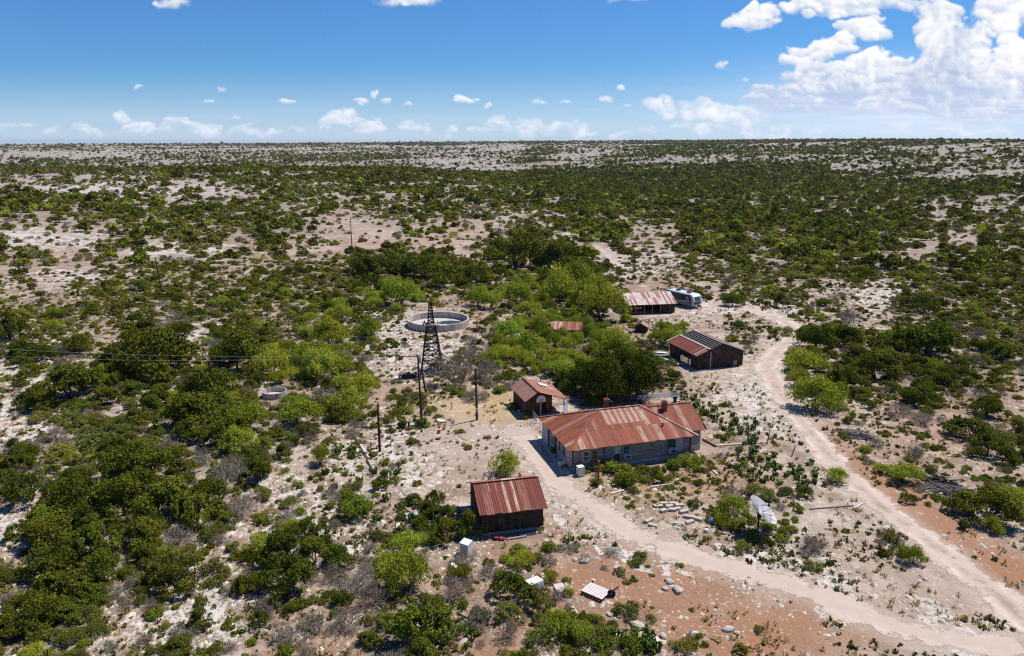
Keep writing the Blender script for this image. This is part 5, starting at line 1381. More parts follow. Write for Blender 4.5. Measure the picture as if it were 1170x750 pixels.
    s = thing('long_barn', 'long low barn with a pale rust streaked sheet roof beside the travel trailer', 'barn', (x0, y0, 0), ang)
    L = 10.9
    w = MB(); w.face([(.3, 8.2, -.4), (.3, .5, -.4), (.3, .5, 2.0), (.3, 4.3, 3.7), (.3, 8.2, 2.0)]); w.face([(L - .3, .5, -.4), (L - .3, 8.2, -.4), (L - .3, 8.2, 2.0), (L - .3, 4.3, 3.7), (L - .3, .5, 2.0)]); w.face([(L - .3, 8.2, -.4), (.3, 8.2, -.4), (.3, 8.2, 2.0), (L - .3, 8.2, 2.0)])
    w.face([(.3, .5, -.4), (2.0, .5, -.4), (2.0, .5, 1.95), (.3, .5, 1.95)]); w.face([(7.4, .5, -.4), (L - .3, .5, -.4), (L - .3, .5, 1.95), (7.4, .5, 1.95)])
    w.build('wall', MAT['boards_dark'], s)
    r = MB(); zb = lambda u, rr, LL: (1.0 if random.Random(int(u / .45) * 3 + 2 + (7 if rr > .4 else 0)).random() > .42 else .12)
    r.corrugated((0, 0, 2.05), (L, 0, 2.05), (L, 4.3, 3.85), (0, 4.3, 3.85), rows=(0, .5, 1), zinc=zb); r.corrugated((L, 8.6, 2.05), (0, 8.6, 2.05), (0, 4.3, 3.85), (L, 4.3, 3.85), zinc=zb)
    r.build('roof', MAT['roof_pale'], s)
    for xx in (2.0, 3.8, 5.6, 7.4):
        m = MB(); m.tube([(xx, .45, -.3), (xx, .45, 2.0)], .08, 6); m.build('post', MAT['wood_grey'], s)
    m = MB(); m.box((2.3, .38, .35), (3.9, .06, .45)); m.build('kick_board', MAT['rust'], s)
    m = MB(); m.box((2.4, .42, 1.35), (1.7, .05, .3)); m.build('patch_board', MAT['orange_trim'], s)
    NOGO.extend([(x0 + a, y0 + 4, 4.4) for a in (1, 4, 7, 10)] + [(x0 - 1, y0, 2.5), (x0 + 3, y0 - 1.5, 2), (x0 + 7, y0 - 1.0, 2)])

    # --- the barn that has lost half its roof
    ang = R(17.5); x0, y0 = 28.96, 112.1
    s = thing('derelict_barn', 'derelict dark barn with bare rafters showing above one strip of red roofing', 'barn', (x0, y0, 0), ang)
    W, D, ze, zr, xr = 9.1, 9.3, 2.35, 4.05, 4.55
    w = MB()
    w.face([(.35, .35, -.4), (W - .35, .35, -.4), (W - .35, .35, ze + .08), (xr, .35, zr - .05), (.35, .35, ze + .08)])
    w.face([(W - .35, D - .35, -.4), (.35, D - .35, -.4), (.35, D - .35, ze), (xr, D - .35, zr - .05), (W - .35, D - .35, ze)])
    w.face([(W - .35, .35, -.4), (W - .35, D - .35, -.4), (W - .35, D - .35, ze), (W - .35, .35, ze)])
    for b0, b1 in ((.35, 2.2), (2.75, 3.1), (5.4, D - .35)):
        w.face([(.35, b1, -.4), (.35, b0, -.4), (.35, b0, ze), (.35, b1, ze)])
    w.face([(.35, 5.4, 1.7), (.35, 2.2, 1.7), (.35, 2.2, ze), (.35, 5.4, ze)])
    w.build('wall', MAT['boards_dark'], s)
    sl = lambda x: (ze + (zr - ze) * x / xr) if x < xr else (ze + (zr - ze) * (W - x) / (W - xr))
    r = MB(); r.corrugated((-.1, D + .1, ze), (-.1, .75, ze), (2.25, .75, sl(2.3) + .04), (2.25, D + .1, sl(2.3) + .04))
    ro = r.build('roof_sheeting', MAT['roof_red'], s)
    r = MB(); r.corrugated((-.1, .68, ze), (-.1, -.1, ze), (2.0, -.1, sl(2.05) + .04), (2.0, .68, sl(2.05) + .04)); r.build('patch_sheet', MAT['roof_orange'], ro)
    r = MB(); r.beam((2.32, -.1, sl(2.35) + .09), (2.32, D + .1, sl(2.35) + .09), .26, .05); r.beam((-.1, D + .12, ze + .06), (2.3, D + .12, sl(2.3) + .08), .2, .05); r.beam((-.05, .72, ze + .07), (2.2, .72, sl(2.25) + .10), .14, .04); r.build('flashing', MAT['wood_white'], ro)
    r = MB()
    for k in range(12):
        yy = .3 + (D - .6) * k / 11; r.beam((.2, yy, sl(.2) - .12), (xr, yy, zr - .1), .06, .14); r.beam((xr, yy, zr - .1), (W - .1, yy, sl(W - .1) - .12), .06, .14)
    r.build('rafters', MAT['wood_dark'], s)
    rp = random.Random(3)
    for k in range(6):
        xx = 2.66 + k * .37; q = MB(); q.beam((xx, -.15, sl(xx) + .03), (xx, D + .1 - (.9 if k == 3 else 0), sl(xx) + .03), .11, .05); q.build('purlin', MAT['wood_grey'], s)
    q = MB(); q.corrugated((W + .1, 0, sl(W + .0) + .0), (W + .1, D, sl(W)), (xr + .1, D, zr + .03), (xr + .1, 0, zr + .03), jag=.6, zinc=lambda u, a, b: .0); q.build('rear_sheeting', MAT['roof_dark'], s)
    q = MB(); q.box((2.75, .30, 1.3), (.12, .06, 2.9)); q.build('corner_trim', MAT['blue_sheet'], s)
    q = MB(); q.box((7.3, .31, .5), (.65, .06, .9)); q.build('patch_board', MAT['siding_grey'] if 0 else MAT['wood_grey'], s)
    NOGO.extend([(x0 + math.cos(ang) * a - math.sin(ang) * b, y0 + math.sin(ang) * a + math.cos(ang) * b, 3.2) for a in (2, 4.6, 7.2) for b in (2, 4.6, 7.4)])

    # --- little hutch
    x, y, z = P(733, 379); s = thing('small_hutch', 'tiny dark hutch with a rusty gable roof between the two barns', 'hutch', (x, y, z), R(-20))
    w = MB(); gable_walls(w, -1.1, 1.1, -.9, .9, 1.2, 1.2, 0, 1.75, -.3); w.build('wall', MAT['boards_dark'], s)
    r = MB(); r.corrugated((-1.3, 1.1, 1.15), (-1.3, -1.1, 1.15), (0, -1.1, 1.85), (0, 1.1, 1.85)); r.corrugated((1.3, -1.1, 1.15), (1.3, 1.1, 1.15), (0, 1.1, 1.85), (0, -1.1, 1.85), zinc=lambda u, a, b: .8); r.build('roof', MAT['roof_red'], s)
    NOGO.append((x, y, 1.8))
    # --- roof among the mesquites
    s = thing('hidden_shed', 'low shed with a rust striped roof half hidden among bright mesquites', 'shed', (7.0, 131.0, tz(9, 132) + .05), R(-7))
    w = MB(); gable_walls_x(w, .2, 5.6, .3, 4.7, 1.85, 1.85, 2.5, 2.75, -1.2); w.build('wall', MAT['boards_brown'], s)
    r = MB(); z3 = lambda u, a, b: (.9 if .5 < u < 1.1 else (.35 if int(u / .5) % 3 == 0 else 0))
    r.corrugated((0, 0, 1.85), (5.8, 0, 1.85), (5.8, 2.5, 2.85), (0, 2.5, 2.85), zinc=z3); r.corrugated((5.8, 5, 1.85), (0, 5, 1.85), (0, 2.5, 2.85), (5.8, 2.5, 2.85), zinc=z3); r.build('roof', MAT['roof_house'], s)
    NOGO.extend([(8.5, 133, 2.6), (11, 132.6, 2.6), (8.0, 128.6, 2.0), (10, 127.6, 2.6), (12, 128.4, 2.2), (9, 124.5, 1.8), (11.5, 124.5, 1.8)])
    return Ms

def bare_sheet(name, mat, loc, size, rot, wave=.15):
    m = MB(); a, b = size
    m.corrugated((-a / 2, -b / 2, 0), (a / 2, -b / 2, 0), (a / 2, b / 2, .06), (-a / 2, b / 2, .06), thick=.012, wave=wave, rows=(0, .5, 1))
    o = m.build(name, MAT[mat]); o.location = loc; o.rotation_euler = rot; return o

# ------------------------------------------------------------------ trailer
def build_trailer():
    o = thing('travel_trailer', 'white and graphite travel trailer parked at the end of the long barn', 'trailer', (37.85, 160.43, tz(37.85, 160.4)), math.atan2(-.835, .55))
    prof = [(-4.0, .55), (3.5, .55), (3.95, 1.0), (4.05, 1.7), (3.75, 2.6), (3.2, 3.0), (-3.9, 3.05), (-4.05, 2.8)]
    m = MB(); hw = 1.22
    A = [Vector((x, -hw, z)) for x, z in prof]; B = [Vector((x, hw, z)) for x, z in prof]
    m.face(A); m.face(B[::-1])
    for i in range(len(prof)):
        j = (i + 1) % len(prof); m.face([A[j], A[i], B[i], B[j]])
    m.build('body', MAT['rv_white'], o)
    def side(pts, mat, name, lift):
        for sg in (-1, 1):
            q = MB(); f = [Vector((x, sg * (hw + lift), z)) for x, z in pts]; g = [Vector((x, sg * (hw + .002), z)) for x, z in pts]
            q.face(f if sg < 0 else f[::-1])
            for i in range(len(pts)):
                j = (i + 1) % len(pts); q.face([f[j], f[i], g[i], g[j]] if sg < 0 else [f[i], f[j], g[j], g[i]])
            q.build(name, MAT[mat], o)
    side([(-3.9, .62), (3.3, .62), (3.5, 1.1), (3.2, 2.4), (2.5, 2.86), (-3.9, 2.92)], 'rv_dark', 'side_graphic', .012)
    side([(-1.6, 1.0), (-.6, .95), (2.8, 1.35), (3.0, 1.62), (.9, 1.45)], 'rv_white', 'swoosh', .02)
    side([(-3.0, .72), (3.0, .72), (3.15, 1.0), (1.6, 1.05), (-3.0, .86)], 'rv_grey', 'lower_stripe', .02)
    for x0, x1 in ((-2.6, -1.4), (.2, 1.3)):
        side([(x0, 1.7), (x1, 1.7), (x1, 2.4), (x0, 2.4)], 'glass', 'side_window', .026)
    side([(1.7, 1.75), (2.6, 1.85), (2.5, 2.3), (1.7, 2.45)], 'rv_grey', 'front_panel', .022)
    q = MB(); q.face([(4.075, -.85, 1.72), (4.075, .85, 1.72), (3.80, .85, 2.52), (3.80, -.85, 2.52)]); q.build('front_window', MAT['glass'], o)
    q = MB(); q.face([(3.99, -1.0, .98), (3.99, 1.0, .98), (4.07, 1.0, 1.5), (4.07, -1.0, 1.5)]); q.build('stone_guard', MAT['rv_dark'], o)
    for x in (-1.8, 1.4):
        q = MB(); q.box((x, 0, 3.18), (.9, .7, .28)); q.build('roof_unit', MAT['rv_dark'], o)
    q = MB(); q.box((-.1, -hw - .10, 2.86), (5.2, .16, .14)); q.build('awning', MAT['rv_grey'], o)
    for x in (-.9, .0):
        for sg in (-1, 1):
            q = MB(); Mw = Matrix.Translation((x, sg * 1.05, .36)) @ Matrix.Rotation(R(90), 4, 'X')
            q.lathe([(.12, .11), (.34, .11), (.36, .06), (.36, -.06), (.34, -.11), (.12, -.11)], 16, Mw); wh = q.build('wheel', MAT['rubber'], o)
            q = MB(); q.lathe([(0.01, .09), (.2, .09), (.2, -.09), (0.01, -.09)], 12, Mw); q.build('rim', MAT['rv_grey'], wh)
    q = MB(); q.beam((3.6, -.8, .52), (5.3, 0, .5), .09, .12); q.beam((3.6, .8, .52), (5.3, 0, .5), .09, .12); q.box((4.4, 0, .72), (.7, .5, .3)); q.tube([(5.1, 0, .0), (5.1, 0, .9)], .05, 6); q.build('hitch', MAT['rv_dark'], o)
    NOGO.extend([(37.85, 160.4, 3), (39.2, 157.8, 2.4), (36, 163, 2.5), (41, 155, 1.8)])

# ------------------------------------------------------------------ tower, tanks, poles
def build_utilities():
    cx, cy = -12.45, 110.9; zg = tz(cx, cy)
    t = thing('windmill_tower', 'black lattice windmill tower without its wheel before the round tank', 'tower', (cx, cy, zg), R(3))
    b, p, zp, ztop = 1.75, .62, 7.9, 11.0
    co = [(-1, -1), (1, -1), (1, 1), (-1, 1)]
    w = lambda z: b + (p - b) * z / zp if z < zp else p + (.22 - p) * (z - zp) / (ztop - zp) * 1.0
    for sx, sy in co:
        m = MB(); m.beam((sx * b, sy * b, -.3), (sx * p, sy * p, zp), .19); m.build('leg', MAT['steel_dark'], t)
    lv = [1.0, 2.5, 3.9, 5.1, 6.2, 7.1, zp]
    m = MB()
    for i, z in enumerate(lv):
        q = w(z)
        for k in range(4):
            a, c = co[k], co[(k + 1) % 4]; m.beam((a[0] * q, a[1] * q, z), (c[0] * q, c[1] * q, z), .11)
            if i:
                q0 = w(lv[i - 1]); m.beam((a[0] * q0, a[1] * q0, lv[i - 1]), (c[0] * q, c[1] * q, z), .08); m.beam((c[0] * q0, c[1] * q0, lv[i - 1]), (a[0] * q, a[1] * q, z), .11)
    m.build('lattice', MAT['steel_dark'], t)
    m = MB()
    for k in range(-3, 4): m.box((k * .36, 0, zp + .06), (.28, 2.2 if abs(k) < 2 else 1.7, .07))
    m.box((0, -1.05, zp - .03), (2.9, .1, .1)); m.box((0, 1.05, zp - .03), (2.9, .1, .1)); pl = m.build('platform', MAT['wood_grey'], t)
    m = MB(); m.box((1.1, -.4, zp + .3), (.12, .12, .5)); m.build('rail_stub', MAT['steel_dark'], pl); m = MB(); m.box((-1.0, .5, zp + .22), (.2, .2, .3)); m.build('rail_stub', MAT['steel_dark'], pl)
    m = MB(); z0 = zp
    for sx, sy in co: m.beam((sx * .45, sy * .45, zp), (sx * .2, sy * .2, ztop), .15)
    for i in range(6):
        za, zb = zp + .52 * i, zp + .52 * (i + 1); qa, qb = .45 - .25 * (za - zp) / 3.1, .45 - .25 * (zb - zp) / 3.1
        for k in range(4):
            a, c = co[k], co[(k + 1) % 4]; m.beam((a[0] * qa, a[1] * qa, za), (c[0] * qb, c[1] * qb, zb), .09); m.beam((a[0] * qb, a[1] * qb, zb), (c[0] * qb, c[1] * qb, zb), .09)
    m.build('mast', MAT['steel_dark'], t)
    m = MB(); m.box((0, 0, ztop + .1), (.5, .34, .3)); m.tube([(0, 0, ztop), (.1, 0, ztop + .55)], .07, 6); m.build('gear_head', MAT['steel_dark'], t)
    NOGO.append((cx, cy, 1.6))
    x, y, z = P(487, 449); m = MB(); m.tube([(0, 0, -.3), (-.55, .2, 3.4)], [.16, .12], 7)
    o = m.build('leaning_post', MAT['pole'], loc=(x, y, z)); tag(o, 'thick dark post leaning in the grass below the windmill tower', 'post')

    def tank(cx, cy, r, h, name, label, wall=.22, water=None):
        z = tz(cx, cy); o = thing(name, label, 'tank', (cx, cy, z))
        m = MB(); m.lathe([(r, -.3), (r, h), (r - wall, h)], 56); m.build('wall', MAT['tank_wall'], o)
        m = MB(); m.lathe([(r - wall, h), (r - wall, .12)], 56); m.build('lining', MAT['tank_wall'], o)
        m = MB(); m.lathe([(r - wall, .12), (.02, .10)], 56); m.build('bottom', MAT['concrete_in'], o)
        if water:
            wx, wy, a, b = water; pts = []
            for k in range(40):
                t = 2 * math.pi * k / 40; q = 1 + .22 * (vnoise(np.array([math.cos(t) * 2]), np.array([math.sin(t) * 2]), 3)[0] - .5)
                pts.append((wx + a * q * math.cos(t), wy + b * q * math.sin(t), .155))
            m = MB(); m.face(pts); m.build('water', MAT['water'], o)
        NOGO.append((cx, cy, r + (.5 if r > 3 else .2))); return o
    tank(-14.5, 142.3, 6.05, 1.35, 'water_tank', 'wide round concrete water tank with a dried pale floor', .3, (2.4, 1.3, 2.6, 1.7))
    m = MB(); m.box((-14.2, 140.8, .28 + tz(-14.2, 140.8)), (3.0, 1.0, .16), .1); o = m.build('concrete_slab', MAT['concrete']); tag(o, 'broken pale slab lying on the floor of the round water tank', 'slab')
    NOGO.extend([(-33.4, 97.6, 1.3), (-33.2, 95.6, 1.0)])
    tank(-33.6, 99.9, 1.7, .85, 'small_tank', 'small round stock tank half buried in the bushes', .12)

    def pole(px, py, h, label, arm=False, meter=False, dx=0):
        x, y, z = P(px, py); o = thing('utility_pole', label, 'pole', (x, y, z), 0, 'wooden poles of the power line')
        m = MB(); m.tube([(0, 0, -.4), (dx * .5, 0, h * .5), (dx, 0, h)], [.16, .135, .10], 10); m.build('pole_shaft', MAT['pole'], o)
        if arm:
            m = MB(); m.box((dx - .9, .12, h - .25), (2.6, .1, .12)); m.build('crossarm', MAT['pole_grey'], o)
            for k in (-2.0, -1.1, -.2):
                m = MB(); m.tube([(dx + k, .12, h - .19), (dx + k, .12, h + .02)], [.05, .035], 6); m.build('insulator', MAT['rv_grey'], o)
            m = MB(); m.tube([(dx + .28, 0, h - 1.0), (dx + .28, 0, h - .35)], .17, 10); m.build('transformer', MAT['rv_grey'], o)
        else:
            m = MB(); m.box((dx, -.02, h - .3), (.5, .08, .08)); m.build('crossarm', MAT['pole'], o)
        if meter:
            m = MB(); m.box((0, -.2, 1.45), (.3, .16, .45)); m.build('meter_box', MAT['rv_grey'], o)
        NOGO.append((x, y, .7)); return Vector((x + dx, y, z + h))
    p1 = pole(481.8, 480, 8.8, 'tall dark pole with an orange crossarm standing before the windmill tower', True, dx=-.25)
    p2 = pole(545, 480, 7.0, 'dark pole with a grey meter box at the edge of the dry grass yard', False, True, -.1)
    p3 = pole(434, 516, 5.9, 'short dark pole at the stony edge of the yard, lowest in the picture', False)
    p4 = pole(185, 335, 8.6, 'lone pole standing in the scrub on the left of the picture', False, dx=-.6)
    p5 = pole(402, 281, 9.2, 'distant pole at the edge of the bare pinkish clearing', False)
    p6 = pole(428, 330, 8, 'thin pole in the dark scrub short of the pinkish clearing', False)
    def wire(a, b, sag, label, r=.009):
        m = MB(); pts = []
        for k in range(25):
            t = k / 24; p = a.lerp(b, t); p.z -= sag * 4 * t * (1 - t); pts.append(p)
        m.tube(pts, r, 4, cap=False); o = m.build('overhead_wire', MAT['wire']); tag(o, label, 'wire', 'power line wires')
    west = Vector((-95, 101, 8.6))
    wire(p1 + Vector((-2.0, .12, .02)), west, 1.3, 'upper bare wire running west from the pole with the crossarm')
    wire(p1 + Vector((-1.1, .12, .02)), west + Vector((0, -1.2, -.9)), 1.5, 'lower bare wire running west from the pole with the crossarm')
    wire(p1, p2, .35, 'wire between the tall pole and the pole with the meter box', .010)

# ------------------------------------------------------------------ yard goods
def build_goods(Mh, Ms):
    # satellite dish
    x, y, z = P(866, 611); o = thing('satellite_dish', 'big tilted grey satellite dish on a dark post among low bushes', 'satellite dish', (x, y, z))
    nrm = Vector((.61, -.21, .76)).normalized(); c = Vector((.1, .2, 2.15))
    Mq = Matrix.Translation(c) @ nrm.to_track_quat('Z', 'Y').to_matrix().to_4x4()
    Rr = 1.55; prof = [(.02, 0)] + [(Rr * k / 8, .42 * (k / 8) ** 2) for k in range(1, 9)]
    m = MB(); m.lathe(prof, 40, Mq); m.lathe([(r, zz - .025) for r, zz in prof][::-1], 40, Mq); m.lathe([(Rr, .395), (Rr + .03, .41), (Rr + .03, .44), (Rr, .42)], 40, Mq)
    d = m.build('reflector', MAT['dish'], o, smooth=False)
    m = MB()
    for k in range(12):
        a = k * math.pi / 6; m.beam(Mq @ Vector((.1 * math.cos(a), .1 * math.sin(a), -.03)), Mq @ Vector((Rr * math.cos(a), Rr * math.sin(a), .385)), .03, .05)
    m.build('rib_struts', MAT['rv_grey'], o)
    m = MB(); tip = Mq @ Vector((0, 0, 1.05))
    for k in range(3):
        a = k * 2.094; m.beam(Mq @ Vector((Rr * .8 * math.cos(a), Rr * .8 * math.sin(a), .28)), tip, .03)
    m.build('feed_arm', MAT['steel_dark'], o)
    m = MB(); Mt = Matrix.Translation(tip) @ nrm.to_track_quat('Z', 'Y').to_matrix().to_4x4(); m.lathe([(.01, .12), (.11, .12), (.11, -.1), (.01, -.1)], 12, Mt); m.build('feed_horn', MAT['steel_dark'], o)
    m = MB(); m.tube([(0, .15, -.3), (0, .15, 1.6), (.05, .2, 2.05)], [.09, .09, .1], 8); m.box((.03, .18, 1.8), (.3, .3, .5)); m.build('post', MAT['steel_dark'], o)
    m = MB(); m.box((.3, -.1, .08), (.8, .6, .16)); m.build('footing', MAT['wood_grey'], o)
    NOGO.append((x, y, .9))
    # appliances
    appliance(663, 543.5, (.7, .65, 1.05), R(20), 'white upright freezer standing by the front corner of the house')
    appliance(533, 632, (.85, .8, 1.15), R(-28), 'white refrigerator half behind bushes beside the plank shed', tilt=R(6))
    appliance(516, 597, (.8, .7, 1.0), R(12), 'white stove box behind the dark bush at the plank shed end')
    appliance(612, 677, (1.15, 1.0, 1.0), R(30), 'white washing machine cabinet among bushes nearest the bottom edge', tilt=R(-8))
    x, y, z = P(644, 532); m = MB(); m.tube([(-.6, 0, .3), (.6, 0, .3)], .28, 10); m.box((0, 0, .05), (.9, .4, .1)); o = m.build('white_cylinder', MAT['white_paint'], loc=(x, y, z), rz=R(30)); tag(o, 'white tank cylinder lying in the shade along the house side', 'tank')
    # flat cart
    x, y, z = P(681, 679); o = thing('flat_cart', 'white plank cart bed with one wheel lying on the red dirt', 'cart', (x, y, z + .1), R(-38))
    m = MB()
    for k in range(7): m.box((-.84 + k * .28, 0, .2), (.25, 1.45, .05))
    m.build('deck', MAT['wood_white'], o)
    m = MB(); m.box((0, -.66, .11), (2.0, .09, .12)); m.box((0, .66, .11), (2.0, .09, .12)); m.build('bed_frame', MAT['steel_dark'], o)
    m = MB(); m.lathe([(.05, .09), (.30, .09), (.33, .04), (.33, -.04), (.30, -.09), (.05, -.09)], 16, Matrix.Translation((1.15, .45, .2)) @ Matrix.Rotation(R(90), 4, 'X') @ Matrix.Rotation(R(25), 4, 'Y')); wv = m.build('wheel', MAT['rubber'], o)
    m = MB(); m.box((1.15, .45, .2), (.14, .2, .14)); m.build('hub', MAT['rv_grey'], wv)
    m = MB(); m.beam((.9, .55, .1), (1.0, 1.9, .05), .06); m.build('drawbar', MAT['steel_dark'], o); m = MB(); m.box((-.95, .85, .15), (.12, .5, .12)); m.build('axle_stub', MAT['steel_dark'], o)
    NOGO.append((x, y, 1.6))
    # rusty pipe post, yellow pole, drums, tub
    def one(name, label, cat, px, py, mb, mat, rz=0.0, dz=0.0, group=None, clear=.6):
        x, y, z = P(px, py); o = mb.build(name, MAT[mat], loc=(x, y, z + dz), rz=rz); tag(o, label, cat, group)
        if clear: NOGO.append((x, y, clear))
        return o
    m = MB(); m.tube([(0, 0, -.3), (.02, 0, 2.9)], .11, 9); m.tube([(.02, 0, 2.86), (.02, 0, 2.98)], .14, 9); one('rusty_pipe', 'upright rusty red pipe standing among bushes before the house', 'pipe', 683, 557, m, 'rust')
    m = MB(); m.tube([(0, 0, 0), (-.9, .35, 1.7)], .045, 6); one('yellow_pole', 'thin yellow pole leaning in the dry grass near the brown shed', 'pole', 572, 481, m, 'yellow')
    m = MB(); m.lathe([(.02, .4), (.20, .4), (.22, .36), (.22, .04), (.20, 0)], 14); one('red_drum', 'dark red drum on the gravel just below a white tub', 'drum', 501.5, 495, m, 'red')
    m = MB(); m.lathe([(.02, .26), (.16, .26), (.17, .0)], 12); one('red_drum', 'smaller red can between the white tub and the red drum', 'drum', 502, 489, m, 'red')
    m = MB(); m.lathe([(.6, 0), (.7, .22), (.65, .22), (.56, .05), (.02, .05)], 18); one('white_tub', 'shallow white tub on the gravel above the red drum', 'tub', 505, 481.5, m, 'wood_white')
    m = MB(); m.lathe([(.02, .5), (.18, .47), (.32, .36), (.36, .2), (.3, .04), (.02, 0)], 14); one('blue_bucket', 'bright blue bucket beside the dark bush near the dish', 'bucket', 812.5, 597, m, 'blue')
    m = MB(); m.lathe([(.02, .3), (.18, .28), (.24, .14), (.2, 0)], 12); one('white_bucket', 'small white bucket on the gravel below the blue one', 'bucket', 807, 608, m, 'white_paint')
    for px, py in ((488, 424.5), (501, 428.5)):
        m = MB(); m.lathe([(.02, .45), (.3, .42), (.33, .2), (.3, 0)], 12); one('blue_barrel', 'blue plastic barrel among pale rubbish behind the tower leg' if px > 495 else 'smaller blue barrel under the windmill tower, farther from its leg', 'barrel', px, py, m, 'blue')
    m = MB(); m.corrugated((-.9, -.5, .1), (.9, -.5, .25), (.9, .6, .4), (-.9, .6, .3), thick=.02, wave=.15); one('rusted_sheet', 'orange rusted sheet on dark rubbish beside the windmill tower', 'sheet', 462, 429, m, 'roof_orange')
    m = MB(); m.box((0, 0, .25), (1.6, .8, .5)); m.box((.9, .3, .18), (.7, .6, .36)); one('dark_crate', 'dark crates under the rusted sheet beside the windmill tower', 'crate', 466, 432, m, 'wood_dark')
    m = MB(); m.box((0, 0, .18), (1.2, .5, .34), .3); one('blue_crate', 'small blue crate beside the dirt road under a mesquite', 'crate', 927, 458.5, m, 'blue_sheet')
    # cut stone blocks
    spots = [(742, 596, 40, 1.1), (746, 602, -30, .9), (752, 580, 10, .9), (759, 577, 0, .8), (765, 580, 20, .8), (770, 577, -10, .9), (776, 579, 8, .8), (781, 586, 20, .9), (787, 592, -20, 1.0), (788, 598, 30, .9), (796, 594, -35, 1.1), (758, 585, 30, .7), (768, 584, -8, .7), (774, 583, 15, .7), (775, 600, -15, 1.0)]
    rg = random.Random(9)
    lab = ['cut stone block leaning at the near end of the block scatter', 'cut stone block beside the near end of the block scatter']
    for i, (px, py, a, L) in enumerate(spots):
        x, y, z = P(px, py); m = MB(); q = [Vector((sx * L / 2 * rg.uniform(.9, 1.08), sy * .21 * rg.uniform(.85, 1.1), zz)) for zz in (0, .26) for sx, sy in ((-1, -1), (1, -1), (1, 1), (-1, 1))]
        m.hexa(q[:4], q[4:]); o = m.build('stone_block', MAT['stone'], loc=(x, y, z), rz=R(a)); tag(o, f'pale cut stone block on the dirt before the house, {round(px / 11.7)} percent across and {round(py / 7.5)} down', 'stone block', 'cut stone blocks scattered before the house'); NOGO.append((x, y, .5))
    # bigger loose rocks at the bottom and along the verges
    rocks = [(668, 642, 1.0), (657, 640, .6), (776, 601, .7), (624, 665, .5), (638, 677, .55), (696, 703, .6), (728, 716, 1.1), (758, 728, .8), (746, 737, .5), (786, 748, .7), (832, 720, .9), (842, 724, .6), (697, 624, .5), (565, 645, .7), (582, 640, .6), (600, 627, .4), (1016, 548, .5), (430, 500, .6), (425, 495, .5), (1090, 638, .3), (868, 668, .5), (856, 660, .4), (970, 655, .5), (765, 666, .9), (775, 676, 1.1), (760, 674, .7), (640, 704, .4), (1075, 565, .7)]
    for i, (px, py, s) in enumerate(rocks):
        x, y, z = P(px, py); m = MB(); n_ = 9; rg = random.Random(i); lo, hi, tp = [], [], []
        for k in range(n_):
            a = 2 * math.pi * k / n_; q = s * .5 * rg.uniform(.75, 1.2); lo.append((q * math.cos(a), q * .75 * math.sin(a), -.05)); hi.append((q * .92 * math.cos(a + .1), q * .68 * math.sin(a + .1), s * .22 * rg.uniform(.7, 1.2))); tp.append((q * .5 * math.cos(a), q * .4 * math.sin(a), s * .30 * rg.uniform(.85, 1.1)))
        for k in range(n_):
            j = (k + 1) % n_; m.face([lo[k], lo[j], hi[j], hi[k]]); m.face([hi[k], hi[j], tp[j], tp[k]])
        m.face(tp)
        o = m.build('limestone_boulder', MAT['stone'], loc=(x, y, z), rz=rg.uniform(0, 6)); tag(o, f'{"large" if s > .75 else "small"} pale limestone rock at {round(px / 11.7)} percent across and {round(py / 7.5)} percent down', 'rock', 'loose limestone rocks')
    # planks, pipes, sheets
    def plank(p, q, w, h, mat, name, label, cat='board', dz=.08, group=None):
        a, b = P(*p), P(*q); m = MB(); c = ((a[0] + b[0]) / 2, (a[1] + b[1]) / 2, (a[2] + b[2]) / 2)
        m.beam(Vector(a) - Vector(c), Vector(b) - Vector(c), w, h); o = m.build(name, MAT[mat], loc=(c[0], c[1], c[2] + dz)); tag(o, label, cat, group)
    plank((925, 582.5), (975, 578.5), .11, .11, 'wood_grey', 'white_pipe', 'long white pipe lying on the stony ground right of the dish', 'pipe')
    plank((976, 582), (986, 576), .14, .14, 'wood_white', 'white_pipe', 'short white pipe at the end of the long white pipe', 'pipe')
    plank((693, 556), (712, 553), .2, .1, 'wood_white', 'white_board', 'bleached board behind the rusty pipe post before the house')
    plank((698, 565), (713, 561), .22, .1, 'wood_white', 'white_board', 'wider bleached board nearest the rusty pipe post')
    plank((744, 557), (766, 554), .18, .1, 'wood_white', 'white_board', 'bleached board in the dry grass under the small window')
    plank((798, 548), (804, 553), .2, .1, 'wood_white', 'white_board', 'short bleached board in the dry grass below the house wing')
    plank((814, 538), (820, 543), .2, .1, 'wood_white', 'white_board', 'short bleached board farthest from the house wing')
    plank((803, 503), (818, 511), .22, .2, 'wood_dark', 'dark_beam', 'dark beam lying on the ground behind the house wing', 'beam')
    plank((818, 510), (876, 506), .3, .12, 'stone', 'stone_kerb', 'low pale stone kerb from the house wing to the leaning fence post', 'kerb')
    plank((405, 500), (425, 537), .18, .12, 'wood_dark', 'dark_beam', 'long dark beam lying on white rubble left of the short pole', 'beam')
    plank((411, 507), (422, 524), .22, .1, 'wood_white', 'white_board', 'bleached board beside the long dark beam on white rubble')
    plank((458, 577), (472, 588), .2, .12, 'wood_grey', 'grey_board', 'grey board ending at the crumpled grey sheets')
    plank((519, 672), (533, 662), .16, .12, 'wood_grey', 'grey_board', 'grey board in the dead brush below the plank shed')
    plank((514, 643), (528, 655), .2, .2, 'wood_dark', 'dark_beam', 'dark beam in the brush below the plank shed', 'beam')
    plank((745, 728), (756, 736), .35, .12, 'wood_white', 'white_board', 'bleached slab beside the bush at the bottom edge')
